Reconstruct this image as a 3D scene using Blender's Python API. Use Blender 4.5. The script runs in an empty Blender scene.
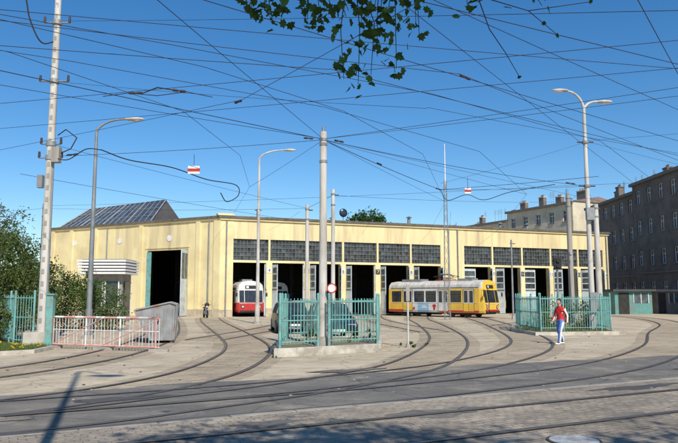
import bpy, bmesh, math, random
import numpy as np
from mathutils import Vector, Matrix, Quaternion
random.seed(7); np.random.seed(7)
scn=bpy.context.scene
TAU=math.pi*2

# ---------------------------------------------------------------- materials
def mat(name, c1, c2=None, rough=0.8, scale=3.0, bump=0.0, bscale=40, metal=0.0, stretch=None, detail=6, spec=0.3, lo=0.35, hi=0.65, grime=None, gscale=.5, island=0.0):
    m=bpy.data.materials.new(name); m.use_nodes=True
    nt=m.node_tree; N=nt.nodes; Lk=nt.links
    b=N["Principled BSDF"]; b.inputs["Roughness"].default_value=rough; b.inputs["Metallic"].default_value=metal
    b.inputs["Specular IOR Level"].default_value=spec
    if c2 is None: c2=tuple(x*0.8 for x in c1)
    geo=N.new("ShaderNodeNewGeometry")
    mp=N.new("ShaderNodeMapping")
    Lk.new(geo.outputs["Position"],mp.inputs["Vector"])
    if stretch: mp.inputs["Scale"].default_value=stretch
    n=N.new("ShaderNodeTexNoise"); n.inputs["Scale"].default_value=scale; n.inputs["Detail"].default_value=detail
    Lk.new(mp.outputs[0],n.inputs["Vector"])
    r=N.new("ShaderNodeValToRGB"); r.color_ramp.elements[0].position=lo; r.color_ramp.elements[1].position=hi
    r.color_ramp.elements[0].color=(*c1,1); r.color_ramp.elements[1].color=(*c2,1)
    Lk.new(n.outputs["Fac"],r.inputs["Fac"])
    out=r.outputs["Color"]
    if grime:
        n2=N.new("ShaderNodeTexNoise"); n2.inputs["Scale"].default_value=gscale; n2.inputs["Detail"].default_value=8; n2.inputs["Roughness"].default_value=.65
        Lk.new(mp.outputs[0],n2.inputs["Vector"])
        r2=N.new("ShaderNodeValToRGB"); r2.color_ramp.elements[0].position=.48; r2.color_ramp.elements[1].position=.7
        Lk.new(n2.outputs["Fac"],r2.inputs["Fac"])
        mx=N.new("ShaderNodeMix"); mx.data_type='RGBA'
        Lk.new(r2.outputs["Color"],mx.inputs[0]); Lk.new(out,mx.inputs[6]); mx.inputs[7].default_value=(*grime,1)
        out=mx.outputs[2]
    if island>0:
        hs=N.new("ShaderNodeHueSaturation"); mr=N.new("ShaderNodeMapRange")
        mr.inputs[3].default_value=1-island; mr.inputs[4].default_value=1+island
        Lk.new(geo.outputs["Random Per Island"],mr.inputs[0]); Lk.new(mr.outputs[0],hs.inputs["Value"]); Lk.new(out,hs.inputs["Color"]); out=hs.outputs[0]
    Lk.new(out,b.inputs["Base Color"])
    if bump>0:
        n3=N.new("ShaderNodeTexNoise"); n3.inputs["Scale"].default_value=bscale; n3.inputs["Detail"].default_value=5
        Lk.new(geo.outputs["Position"],n3.inputs["Vector"])
        bp=N.new("ShaderNodeBump"); bp.inputs["Strength"].default_value=bump; bp.inputs["Distance"].default_value=.02
        Lk.new(n3.outputs["Fac"],bp.inputs["Height"]); Lk.new(bp.outputs[0],b.inputs["Normal"])
    return m

def leafmat(name,c1,c2,trans=.35,scale=1.2):
    m=mat(name,c1,c2,rough=.6,scale=scale,island=.35,spec=.25)
    nt=m.node_tree;N=nt.nodes;Lk=nt.links
    b=N["Principled BSDF"]; src=b.inputs["Base Color"].links[0].from_socket
    t=N.new("ShaderNodeBsdfTranslucent"); Lk.new(src,t.inputs[0])
    mx=N.new("ShaderNodeMixShader"); mx.inputs[0].default_value=trans
    Lk.new(b.outputs[0],mx.inputs[1]); Lk.new(t.outputs[0],mx.inputs[2]); Lk.new(mx.outputs[0],N["Material Output"].inputs[0])
    return m

def ground_mat(name, cols, cell=None, cellrot=0.0, bump=.4, patches=(.3,.25,.18), pw=.6, rough=.9, cracks=False, warp=.12, cellmix=.7, dust=.35, dustc=(.58,.49,.36)):
    m=bpy.data.materials.new(name); m.use_nodes=True
    nt=m.node_tree;N=nt.nodes;Lk=nt.links
    b=N["Principled BSDF"]; b.inputs["Roughness"].default_value=rough; b.inputs["Specular IOR Level"].default_value=.2
    geo=N.new("ShaderNodeNewGeometry")
    def noise(s,d=8,r=.6,vec=None):
        n=N.new("ShaderNodeTexNoise"); n.inputs["Scale"].default_value=s; n.inputs["Detail"].default_value=d; n.inputs["Roughness"].default_value=r
        Lk.new(vec or geo.outputs["Position"],n.inputs["Vector"]); return n.outputs["Fac"]
    def ramp(f,a,b_,ca=(0,0,0),cb=(1,1,1)):
        r=N.new("ShaderNodeValToRGB"); r.color_ramp.elements[0].position=a; r.color_ramp.elements[1].position=b_
        r.color_ramp.elements[0].color=(*ca,1); r.color_ramp.elements[1].color=(*cb,1); Lk.new(f,r.inputs[0]); return r.outputs[0]
    def mul(s,k):
        x=N.new("ShaderNodeMath"); x.operation='MULTIPLY'; x.inputs[1].default_value=k; Lk.new(s,x.inputs[0]); return x.outputs[0]
    def mix(f,a,b_,mode='MIX'):
        x=N.new("ShaderNodeMix"); x.data_type='RGBA'; x.blend_type=mode
        if isinstance(f,float): x.inputs[0].default_value=f
        else: Lk.new(f,x.inputs[0])
        for i,v in ((6,a),(7,b_)):
            if isinstance(v,tuple): x.inputs[i].default_value=(*v,1)
            else: Lk.new(v,x.inputs[i])
        return x.outputs[2]
    base=ramp(noise(14),.3,.7,cols[0],cols[1])
    base=mix(mul(ramp(noise(.35,10,.65),.42,.62),pw),base,patches)
    base=mix(mul(ramp(noise(1.7,8,.7),.5,.70),.5),base,tuple(x*.55 for x in patches))
    mp=N.new("ShaderNodeMapping"); mp.inputs["Rotation"].default_value=(0,0,-math.radians(27.3)); mp.inputs["Scale"].default_value=(.12,1.6,1)
    Lk.new(geo.outputs["Position"],mp.inputs[0])
    base=mix(mul(ramp(noise(1.0,6,.6,mp.outputs[0]),.48,.72),.4),base,tuple(x*.5 for x in cols[0]))
    base=mix(mul(ramp(noise(.9,9,.7),.52,.72),dust),base,dustc)
    base=mix(mul(ramp(noise(4.5,6,.7),.64,.72),.45),base,tuple(x*.35 for x in cols[0]))
    h=noise(60,4)
    if cell:
        mp2=N.new("ShaderNodeMapping"); mp2.inputs["Rotation"].default_value=(0,0,cellrot)
        Lk.new(geo.outputs["Position"],mp2.inputs[0])
        wob=N.new("ShaderNodeTexNoise"); wob.inputs["Scale"].default_value=1.5; wob.inputs["Detail"].default_value=4; Lk.new(geo.outputs["Position"],wob.inputs[0])
        ad=N.new("ShaderNodeMixRGB"); ad.blend_type='ADD'; ad.inputs[0].default_value=warp; Lk.new(mp2.outputs[0],ad.inputs[1]); Lk.new(wob.outputs["Color"],ad.inputs[2])
        br=N.new("ShaderNodeTexBrick"); Lk.new(ad.outputs[0],br.inputs["Vector"])
        br.inputs["Scale"].default_value=1; br.inputs["Brick Width"].default_value=cell[0]; br.inputs["Row Height"].default_value=cell[1]
        br.inputs["Mortar Size"].default_value=.011; br.inputs["Mortar Smooth"].default_value=.8; br.inputs["Bias"].default_value=0
        br.inputs["Color1"].default_value=(.68,.68,.68,1); br.inputs["Color2"].default_value=(1.22,1.17,1.1,1); br.inputs["Mortar"].default_value=(.5,.45,.38,1)
        cm=mix(mul(ramp(noise(.8,6,.6),.4,.62),.7),br.outputs["Color"],(1.0,.96,.9))
        base=mix(cellmix,base,cm,mode='MULTIPLY')
        inv=N.new("ShaderNodeMath"); inv.operation='SUBTRACT'; inv.inputs[0].default_value=1; Lk.new(br.outputs["Fac"],inv.inputs[1])
        a2=N.new("ShaderNodeMath"); a2.operation='MULTIPLY_ADD'; a2.inputs[1].default_value=.4; Lk.new(h,a2.inputs[0]); Lk.new(inv.outputs[0],a2.inputs[2]); h=a2.outputs[0]
    if cracks:
        v=N.new("ShaderNodeTexVoronoi"); v.feature='DISTANCE_TO_EDGE'; v.inputs["Scale"].default_value=.38
        wob=N.new("ShaderNodeTexNoise"); wob.inputs["Scale"].default_value=1.2; wob.inputs["Detail"].default_value=6; Lk.new(geo.outputs["Position"],wob.inputs[0])
        ad=N.new("ShaderNodeMixRGB"); ad.blend_type='ADD'; ad.inputs[0].default_value=.9; Lk.new(geo.outputs["Position"],ad.inputs[1]); Lk.new(wob.outputs["Color"],ad.inputs[2])
        Lk.new(ad.outputs[0],v.inputs["Vector"])
        base=mix(mul(ramp(v.outputs["Distance"],.004,.014,(1,1,1),(0,0,0)),.4),base,tuple(x*.3 for x in cols[0]))
    Lk.new(base,b.inputs["Base Color"])
    bp=N.new("ShaderNodeBump"); bp.inputs["Strength"].default_value=bump; bp.inputs["Distance"].default_value=.02
    Lk.new(h,bp.inputs["Height"]); Lk.new(bp.outputs[0],b.inputs["Normal"])
    return m

M_yard=ground_mat("dusty_yard",((.49,.405,.285),(.62,.525,.385)),patches=(.37,.295,.20),pw=.6,cracks=True,dustc=(.66,.57,.43))
M_bed=ground_mat("yard_track_paving",((.39,.32,.23),(.52,.435,.315)),cell=(.30,.16),patches=(.28,.225,.16),pw=.6,warp=.2,cellmix=.6,dustc=(.60,.51,.37))
M_asph=ground_mat("worn_asphalt",((.115,.110,.104),(.18,.17,.155)),patches=(.26,.23,.185),pw=.6,cracks=True,dust=.6,dustc=(.42,.36,.275))
M_asph2=ground_mat("fresh_bitumen",((.06,.06,.062),(.10,.10,.10)),patches=(.14,.13,.12),pw=.4,dust=.3,dustc=(.3,.27,.22))
M_cob=ground_mat("stone_setts",((.31,.27,.22),(.47,.415,.34)),cell=(.19,.11),cellrot=-math.radians(27.3),patches=(.19,.165,.14),pw=.7,bump=.7,warp=.3,cellmix=.8,dustc=(.55,.47,.36))
M_rail=mat("rail_steel",(.20,.17,.145),(.12,.095,.075),rough=.4,metal=.5,scale=3)
M_groove=mat("rail_groove",(.07,.055,.042),(.13,.105,.08),rough=.9)
M_cream=mat("cream_plaster",(.80,.675,.37),(.74,.61,.325),rough=.9,scale=.8,bump=.2,bscale=12,grime=(.60,.48,.26),gscale=.35)
M_creamd=mat("cream_plaster_stained",(.78,.655,.36),(.68,.56,.30),rough=.9,scale=1.2,stretch=(1.5,1.5,.15),bump=.2,bscale=12,grime=(.48,.39,.24),gscale=.8)
M_plinth=mat("grimy_plinth",(.42,.36,.26),(.52,.44,.30),rough=.9,scale=2,grime=(.28,.24,.19),gscale=1.5)
M_cornice=mat("cornice_metal",(.16,.14,.12),(.10,.085,.07),rough=.7)
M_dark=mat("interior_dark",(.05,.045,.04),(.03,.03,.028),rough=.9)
M_glass=mat("old_window_glass",(.035,.045,.05),(.09,.10,.10),rough=.22,spec=.4,scale=2.5,island=.5)
M_lglass=mat("lantern_glass",(.035,.05,.075),(.07,.09,.12),rough=.25,spec=.4,scale=1.5,island=.3)
M_glass2=mat("vehicle_glass",(.02,.025,.03),(.04,.045,.05),rough=.06,spec=.6)
M_frame=mat("window_lattice",(.17,.17,.16),(.11,.115,.11),rough=.7)
M_door=mat("painted_door_leaf",(.58,.64,.66),(.48,.54,.56),rough=.7,scale=1.5,grime=(.36,.35,.32),gscale=1.2)
M_roof=mat("roof_felt",(.07,.07,.07),(.11,.10,.095),rough=.9,scale=.6)
M_conc=mat("weathered_concrete",(.60,.57,.51),(.48,.45,.395),rough=.9,scale=3,bump=.3,stretch=(1,1,.25),grime=(.36,.32,.27),gscale=1.5)
M_conc2=mat("grey_concrete",(.36,.33,.29),(.27,.25,.215),rough=.9,scale=3,bump=.3,stretch=(1,1,.25))
M_steelgrey=mat("galvanised_steel",(.30,.31,.31),(.22,.23,.23),rough=.55,metal=.3)
M_black=mat("black_rubber",(.02,.02,.02),(.03,.03,.03),rough=.7)
M_white=mat("white_paint",(.78,.77,.74),(.66,.65,.61),rough=.6,scale=4)
M_red=mat("red_paint",(.55,.04,.03),(.42,.03,.025),rough=.5,scale=4)
M_teal=mat("teal_fence_paint",(.13,.36,.33),(.20,.42,.38),rough=.6,scale=4,grime=(.2,.2,.15),gscale=3)
M_pinkrail=mat("faded_red_rail",(.60,.26,.22),(.66,.42,.36),rough=.7,scale=5)
M_yellow=mat("tram_yellow",(.80,.50,.05),(.72,.44,.06),rough=.4,scale=2,spec=.5,grime=(.55,.36,.08),gscale=1.5)
M_twhite=mat("tram_white",(.74,.72,.66),(.64,.62,.57),rough=.4,scale=2,spec=.5,grime=(.5,.47,.4),gscale=1.5)
M_tblue=mat("tram_blue",(.30,.50,.66),(.24,.44,.60),rough=.4,spec=.5)
M_tred=mat("tram_red",(.50,.03,.025),(.42,.025,.02),rough=.4,spec=.5)
M_skip=mat("skip_steel",(.30,.31,.31),(.22,.22,.22),rough=.7,scale=3,grime=(.24,.16,.11),gscale=2.5)
M_brown=mat("sooty_brick",(.17,.145,.125),(.125,.105,.09),rough=.95,scale=1,grime=(.21,.175,.145),gscale=.4)
M_brownr=mat("dark_stone_trim",(.21,.185,.16),(.16,.14,.12),rough=.9)
M_creamb=mat("faded_cream_render",(.70,.62,.45),(.58,.51,.37),rough=.95,scale=.5,grime=(.46,.40,.30),gscale=.4)
M_tile=mat("roof_tile",(.19,.14,.12),(.25,.19,.16),rough=.9,scale=2)
M_bark=mat("tree_bark",(.10,.08,.06),(.06,.05,.04),rough=.95,scale=8,bump=.6,bscale=20)
M_twig=mat("twig_bark",(.06,.045,.035),(.04,.03,.025),rough=.9)
M_leaf=leafmat("spring_leaves",(.035,.08,.012),(.055,.11,.018),trans=.3)
M_bush=leafmat("bush_leaves",(.065,.11,.022),(.11,.165,.04),trans=.3,scale=.9)
M_bush2=leafmat("bush_leaves_olive",(.09,.11,.03),(.14,.15,.05),trans=.25,scale=.9)
M_grass=leafmat("grass_blades",(.10,.14,.03),(.17,.20,.05),trans=.2)
M_dand=mat("dandelion_yellow",(.75,.6,.03),(.7,.5,.02))
M_wire=mat("overhead_wire",(.02,.02,.022),(.035,.03,.03),rough=.6)
M_ins=mat("insulator",(.07,.04,.03),(.05,.035,.03),rough=.4)
M_carA=mat("dark_blue_car_paint",(.015,.025,.045),(.02,.03,.055),rough=.25,spec=.6)
M_carB=mat("dark_green_car_paint",(.012,.02,.02),(.02,.028,.025),rough=.3,spec=.5)
M_chrome=mat("headlamp",(.7,.7,.7),(.6,.6,.6),rough=.15,metal=.5)
M_skin=mat("skin",(.52,.32,.24),(.48,.28,.2),rough=.6)
M_hair=mat("dark_hair",(.03,.02,.015),(.05,.035,.025),rough=.7)
M_jac=mat("red_jacket",(.62,.03,.03),(.5,.025,.03),rough=.8,scale=12)
M_trou=mat("blue_trousers",(.10,.17,.46),(.15,.24,.52),rough=.8,scale=12)
M_manh=mat("manhole_iron",(.48,.49,.49),(.34,.35,.35),rough=.7,scale=10,grime=(.25,.22,.18),gscale=3)

# ---------------------------------------------------------------- mesh builder
class MB:
    def __init__(s): s.v=[];s.f=[];s.mi=[];s.m=[];s.M=Matrix.Identity(4);s.smooth=[]
    def mid(s,m):
        if m not in s.m: s.m.append(m)
        return s.m.index(m)
    def add(s,vs,fs,m,sm=False):
        o=len(s.v); s.v+= [tuple(s.M@Vector(v)) for v in vs]; k=s.mid(m)
        for f in fs: s.f.append(tuple(i+o for i in f)); s.mi.append(k); s.smooth.append(sm)
    def box(s,x0,x1,y0,y1,z0,z1,m):
        s.add([(x0,y0,z0),(x1,y0,z0),(x1,y1,z0),(x0,y1,z0),(x0,y0,z1),(x1,y0,z1),(x1,y1,z1),(x0,y1,z1)],
              [(0,3,2,1),(4,5,6,7),(0,1,5,4),(1,2,6,5),(2,3,7,6),(3,0,4,7)],m)
    def cyl(s,p,q,r1,r2,m,n=10,caps=True):
        p=Vector(p);q=Vector(q);d=(q-p)
        if d.length<1e-6:return
        d.normalize(); a=d.orthogonal().normalized(); b=d.cross(a)
        vs=[];
        for c,r in((p,r1),(q,r2)):
            for i in range(n):
                t=TAU*i/n; vs.append(c+a*math.cos(t)*r+b*math.sin(t)*r)
        s.add(vs,[(i,(i+1)%n,n+(i+1)%n,n+i) for i in range(n)],m,True)
        if caps:
            s.add(vs[:n],[tuple(range(n))[::-1]],m); s.add(vs[n:],[tuple(range(n))],m)
    def tube(s,pts,r,m,n=8,r2=None):
        r2=r if r2 is None else r2; k=len(pts)-1
        for i in range(k):
            s.cyl(pts[i],pts[i+1],r+(r2-r)*i/k,r+(r2-r)*(i+1)/k,m,n)
    def sph(s,c,r,m,nu=14,nv=9,fn=None):
        vs=[];fs=[]
        for j in range(nv+1):
            ph=math.pi*j/nv
            for i in range(nu):
                t=TAU*i/nu; d=Vector((math.sin(ph)*math.cos(t),math.sin(ph)*math.sin(t),math.cos(ph)))
                if fn: d=fn(d)
                vs.append((c[0]+d.x*r[0],c[1]+d.y*r[1],c[2]+d.z*r[2]))
        for j in range(nv):
            for i in range(nu):
                fs.append((j*nu+i,(j+1)*nu+i,(j+1)*nu+(i+1)%nu,j*nu+(i+1)%nu))
        s.add(vs,fs,m,True)
    def prism(s,poly,z0,z1,m,mtop=None):
        n=len(poly); vs=[(x,y,z0) for x,y in poly]+[(x,y,z1) for x,y in poly]
        s.add(vs,[(i,(i+1)%n,n+(i+1)%n,n+i) for i in range(n)],m)
        s.add([(x,y,z1) for x,y in poly],[tuple(range(n))],mtop or m)
    def build(s,name,parent=None,bevel=0):
        me=bpy.data.meshes.new(name); me.from_pydata(s.v,[],s.f)
        for m in s.m: me.materials.append(m)
        me.polygons.foreach_set("material_index",s.mi); me.polygons.foreach_set("use_smooth",s.smooth); me.update()
        o=bpy.data.objects.new(name,me); scn.collection.objects.link(o)
        if parent: o.parent=parent
        if bevel:
            b=o.modifiers.new("bevel","BEVEL"); b.width=bevel; b.segments=2; b.limit_method='ANGLE'
        return o
def empty(name,loc=(0,0,0)):
    e=bpy.data.objects.new(name,None); e.location=loc; e.empty_display_size=.3; scn.collection.objects.link(e); return e
def frame(ox,oy,ex,ey_):
    return Matrix(((ex[0],ey_[0],0,ox),(ex[1],ey_[1],0,oy),(0,0,1,0),(0,0,0,1)))

# ---------------------------------------------------------------- ground, street
def sheet(name,pts,z,m):
    b=MB(); b.add([(x,y,z) for x,y in pts],[tuple(range(len(pts)))],m); return b.build(name)
sheet("ground",[(-1500,-1500),(1500,-1500),(1500,1500),(-1500,1500)],0,M_yard)
E=Vector((.889,.458)); Q=Vector((-.458,.889))
def sq(s,q): v=E*s+Q*q; return (v.x,v.y)
up=[];s=-200.
while s<200:
    qq=12.6+ (math.sin(s*.7)*.16+math.sin(s*1.9+1)*.09+math.sin(s*5.3)*.04+random.uniform(-.06,.06))
    if -3<s<22: qq+=.5*math.sin((s+3)/25*math.pi)
    if s<-1: qq-=min(1.3,(-1-s)*.16)
    up.append(sq(s,qq)); s+=.3 if abs(s)<40 else 5
sheet("street",[sq(-200,9.1),sq(200,9.1)]+up[::-1],.012,M_asph)
sheet("tram_bed_pavement",[sq(-200,-1.5),sq(200,-1.5),sq(200,9.2),sq(-200,9.2)],.018,M_cob)
kb=MB()
for i in range(-60,60):
    a=sq(i*1.0+.01,9.12);b_=sq(i*1.0+.99,9.12);c=sq(i*1.0+.99,9.24);d=sq(i*1.0+.01,9.24)
    kb.prism([a,b_,c,d],0.0,.024+random.uniform(0,.006),M_conc2)
kb.build("flush_kerb")
def patch(pb,x,y,rx,ry,rot,z,m):
    pts=[];ph=random.uniform(0,6)
    for k in range(30):
        t=TAU*k/30; r=1+.2*math.sin(3*t+ph)+.12*math.sin(7*t+ph*2)+random.uniform(-.08,.08)
        px=rx*r*math.cos(t);py=ry*r*math.sin(t); pts.append((x+px*math.cos(rot)-py*math.sin(rot),y+px*math.sin(rot)+py*math.cos(rot),z))
    pb.add(pts,[tuple(range(30))],m)
pb=MB()
for k,(x,y,rx,ry,m) in enumerate(((-3.6,11.2,.8,.2,M_asph2),(1.5,9.9,.8,.3,M_asph),(5.6,12.6,1.1,.2,M_asph2),(-1.0,9.0,.5,.2,M_asph),(4.2,9.6,.6,.2,M_asph),(9,16.3,1.3,.22,M_asph2),(-4.9,9.2,.6,.2,M_asph),(.2,15.4,.9,.25,M_asph))):
    patch(pb,x,y,rx,ry,.48,.0205+.0002*k,m)
pb.build("ground_repair_patches")

def catmull(P,n=14):
    P=[Vector(p) for p in P]; P=[P[0]*2-P[1]]+P+[P[-1]*2-P[-2]]; out=[]
    for i in range(1,len(P)-2):
        for k in range(n):
            t=k/n; a,b,c,d=P[i-1:i+3]
            out.append(.5*((2*b)+(-a+c)*t+(2*a-5*b+4*c-d)*t*t+(-a+3*b-3*c+d)*t**3))
    out.append(P[-2]); return out
def offset(path,o):
    r=[]
    for i,p in enumerate(path):
        t=(path[min(i+1,len(path)-1)]-path[max(i-1,0)]).normalized(); r.append(p+Vector((-t.y,t.x))*o)
    return r
def ribbon(mb,path,o0,o1,z,m):
    a=offset(path,o0);b=offset(path,o1);n=len(path)
    mb.add([(p.x,p.y,z) for p in a]+[(p.x,p.y,z) for p in b],[(i,i+1,n+i+1,n+i) for i in range(n-1)],m)
trk=MB(); bed=MB()
yard_tracks=[
 [(-10.3,53),(-8.3,44),(-5.0,31),(-3.2,23.3),(-2.75,18),(-3.3,13.6),(-5.3,10.2),(-9.5,6.8),(-20,1.2)],
 [(-15.4,58.9),(-13.2,51),(-10.6,41),(-7.8,29),(-6.8,21),(-7.4,15.5),(-10,11),(-15,7.2),(-30,-.5)],
 [(7.4,61),(6.0,50),(5.5,40),(4.4,27),(2.3,17.8),(.1,13.6),(-2.3,10.9),(-5.5,8.4),(-16,2.9)],
 [(11.8,63),(10.6,50),(9.3,38),(7.2,25),(3.8,17.5),(-.3,13.3),(-4.5,10.6),(-16,4.6)],
 [(-1.8,58.5),(-2.5,50),(-2.9,44),(-3.8,35),(-5.3,26)],
 [(24.5,62),(23.9,52),(20.5,41),(15.2,31),(11.0,22.5),(6.6,16.3),(1.8,12.4),(-2.6,9.9),(-16,2.8)],
 [(33,62),(28,46),(22,33),(21,25),(26,20.5),(36,19.5),(60,30)],
 [(3.0,59.5),(2.7,50),(3.2,42),(4.6,32)],
 [(17,63.5),(16,55),(13.5,46),(9.5,38.5)],
]
for i,p in enumerate(yard_tracks):
    pa=catmull(p)
    if i<8: ribbon(bed,pa,-1.15,1.15,.003+.0008*i,M_bed)
    for sgn in(-1,1):
        c=.75*sgn
        ribbon(trk,pa,c-.032,c+.032,.024+.0006*i,M_rail); ribbon(trk,pa,c-.035-.04*(sgn>0),c+.035+.04*(sgn<0),.0237+.0006*i,M_groove)
for j,q in enumerate((7.3,4.3)):
    pa=[Vector(sq(s,q)) for s in range(-150,151,10)]
    for sgn in(-1,1):
        c=.75*sgn
        ribbon(trk,pa,c-.03,c+.03,.033+.001*j,M_rail); ribbon(trk,pa,c-.06,c+.06,.0325+.001*j,M_groove)
bed.build("yard_track_bed"); trk.build("tram_track")
mh=MB(); mh.cyl((2.75,7.95,.02),(2.75,7.95,.034),.31,.31,M_groove,32); mh.cyl((2.75,7.95,.02),(2.75,7.95,.037),.28,.28,M_manh,32)
for a in range(8):
    t=TAU*a/8; mh.box(2.75+.17*math.cos(t)-.015,2.75+.17*math.cos(t)+.015,7.95+.17*math.sin(t)-.015,7.95+.17*math.sin(t)+.015,.03,.040,M_conc2)
mh.build("manhole_cover")

# ---------------------------------------------------------------- depot
C=(-10.1,56.0)
F1=frame(C[0],C[1],(.9337,.3582),(-.3582,.9337))
F2=frame(C[0],C[1],(.8763,-.4818),(.4818,.8763))
depot=empty("tram_depot_building",(0,0,0))
H=8.4
w=MB(); w.M=F1
bays=[(.85+i*3.458,.85+(i+1)*3.458) for i in range(6)]+[(23.7+i*3.54,23.7+(i+1)*3.54) for i in range(5)]
pw=.27
w.box(0,.85+pw,0,.55,0,H,M_cream)
w.box(21.6-pw,23.7+pw,0,.55,0,H,M_creamd)
w.box(41.4-pw,41.9,0,.55,0,H,M_creamd)
for grp in (bays[:6],bays[6:]):
    x0=grp[0][0]+pw;x1=grp[-1][1]-pw
    w.box(x0,x1,.02,.5,6.65,H,M_creamd)
    w.box(x0,x1,.03,.45,4.62,4.82,M_cream)
    for a,b_ in grp[:-1]:
        w.box(b_-pw,b_+pw,.0,.5,0,4.615,M_cream)
        w.box(b_-pw-.02,b_+pw+.02,-.03,.52,0,.7,M_plinth)
        w.box(b_-.09,b_+.09,.025,.4,4.825,6.645,M_cream)
w.box(-.02,.86+pw,-.03,.56,0,.6,M_plinth); w.box(21.58-pw,23.72+pw,-.03,.56,0,.6,M_plinth)
w.build("front_wall_right",depot)
w=MB(); w.M=F1
w.box(-.25,42.1,-.22,.3,H+.002,H+.2,M_cornice)
w.box(-.1,42.0,-.12,.2,H-.16,H,M_cream)
w.box(-.3,1.1,-.25,.6,H+.205,H+.38,M_cream)
w.M=F2
w.box(-22,.0,-.22,.3,H-.003,H+.19,M_cornice)
w.box(-22,.0,-.12,.2,H-.165,H-.008,M_cream)
w.build("cornice",depot)
w=MB(); w.M=F1
for grp in (bays[:6],bays[6:]):
    x0=grp[0][0]+pw;x1=grp[-1][1]-pw
    n=int((x1-x0)/.31)
    for i in range(n):
        a=x0+(x1-x0)*i/n;b_=x0+(x1-x0)*(i+1)/n
        for k in range(5):
            z0=4.83+k*1.815/5; j1=random.uniform(-.004,.004)
            w.add([(a,.2,z0),(b_,.2+j1,z0),(b_,.2+j1,z0+.363),(a,.2,z0+.363)],[(0,1,2,3)],M_dark if random.random()<.07 else M_glass)
        w.box(a-.02,a+.02,.13,.19,4.83,6.64,M_frame)
    for k in range(6):
        z0=4.83+k*1.8/5; w.box(x0,x1,.12,.17,z0-.02,z0+.025,M_frame)
w.build("clerestory_windows",depot)
dl=MB()
def leaf(hx,hy,ang,wd,h=4.4):
    S=dl.M; dl.M=F1@Matrix.Translation((hx,hy,0.06))@Matrix.Rotation(ang,4,'Z')
    dl.box(0,wd,-.03,.03,0,h,M_door)
    for k in range(3): dl.box(.1,wd-.1,-.045,.045,h*.56+k*.6,h*.56+k*.6+.48,M_glass)
    dl.box(.08,wd-.08,-.04,.04,.25,1.1,M_door)
    dl.box(.02,wd-.02,-.05,.05,h*.50,h*.53,M_frame)
    dl.M=S
for i,(a,b_) in enumerate(bays):
    l=a+pw+.03;r=b_-pw-.03
    if i==0:
        leaf(r,-.04,math.radians(-112),.85); continue
    k=i%3
    if i in(1,2,3,4,5):
        leaf(l,-.04,math.radians(-75+random.uniform(-8,8)),.75); leaf(r,-.04,math.radians(-118+7*k),.9)
    elif i==6:
        leaf(l,.3,math.radians(0),1.4); leaf(r,-.04,math.radians(-110),.8)
    elif i==8:
        leaf(l,.3,0,1.44); leaf(r,-.04,math.radians(-125),.9)
    else:
        leaf(l,-.04,math.radians(-60),.9); leaf(r,-.04,math.radians(-125),.9)
dl.build("door_leaves",depot)
pl=MB(); pl.M=F1
for i,(a,b_) in enumerate(bays):
    xm=b_
    pl.box(xm-.2,xm+.2,-.03,0.02,3.75,4.2,M_dark if i%2 else M_white)
pl.M=F2
for sx in(-5.8,-12.0,-18.2): pl.cyl((sx,-.02,6.9),(sx,.0,6.9),.28,.28,M_white,20)
pl.build("number_plaques",depot)
for i,(a,b_) in enumerate(bays):
    cu=bpy.data.curves.new("bay_number","FONT"); cu.body=str(i+4); cu.size=.42; cu.extrude=.004; cu.align_x='CENTER'
    o=bpy.data.objects.new("bay_number",cu); scn.collection.objects.link(o); o.parent=depot
    o.matrix_world=F1@Matrix.Translation((b_,-.04,3.83))@Matrix.Rotation(math.pi/2,4,'X'); cu.materials.append(M_white if i%2 else M_black)
w=MB(); w.M=F2
w.box(-3.56,0,0,.5,0,8.39,M_cream)
w.box(-8.45,-3.56,.02,.48,5.83,8.39,M_creamd)
w.box(-10.3,-8.45,0,.5,0,8.39,M_cream)
w.box(-12.7,-10.3,.02,.48,3.0,8.39,M_creamd)
w.box(-21.8,-12.7,0,.5,0,8.39,M_cream)
for x,wd in((-.32,.32),(-2.4,.22),(-9.2,.22),(-15.2,.22),(-18.6,.22),(-21.4,.3)):
    w.box(x-wd,x+wd,-.14,-.001,0,8.2,M_cream); w.box(x-wd-.02,x+wd+.02,-.17,-.002,0,.65,M_plinth)
for a,b_ in((-2.17,-.66),(-3.56,-2.64),(-14.96,-12.7),(-18.36,-15.44),(-21.1,-18.84)): w.box(a,b_,-.04,-.003,0,.6,M_plinth)
w.box(-8.7,-3.4,-.05,-.002,6.0,6.12,M_creamd)
w.build("front_wall_left",depot)
w=MB(); w.M=F2
w.box(-8.43,-7.9,-.06,.0,0.05,5.7,M_teal)
w.M=F2@Matrix.Translation((-3.58,-.05,.05))@Matrix.Rotation(math.radians(-72),4,'Z'); w.box(0,1.3,-.03,.03,0,5.7,M_door); w.box(.1,1.2,-.045,.045,3.2,5.4,M_glass); w.box(.62,.68,-.05,.05,3.2,5.4,M_door)
w.M=F2
w.box(-12.65,-11.55,.1,.16,.05,2.95,M_white); w.box(-11.45,-10.35,.1,.16,.05,2.95,M_white)
w.box(-12.5,-11.7,.06,.095,1.6,2.7,M_glass); w.box(-11.3,-10.5,.06,.095,1.6,2.7,M_glass)
w.build("side_gates",depot)
def loc2(F,x,y): v=F@Vector((x,y,0)); return (v.x,v.y)
R2=loc2(F1,41.9,30); L2=loc2(F2,-21.8,30)
w=MB()
def wall(a,b_,th,z0,z1,m):
    a=Vector(a);b_=Vector(b_);d=(b_-a).normalized();n=Vector((-d.y,d.x))*th
    w.prism([tuple(a),tuple(b_),tuple(b_+n),tuple(a+n)],z0,z1,m)
wall(loc2(F1,41.9,.56),R2,.4,0,8.38,M_cream); wall(R2,L2,.4,0,8.37,M_cream); wall(L2,loc2(F2,-21.8,.52),.4,0,8.36,M_cream)
w.build("side_walls",depot)
w=MB()
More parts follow.
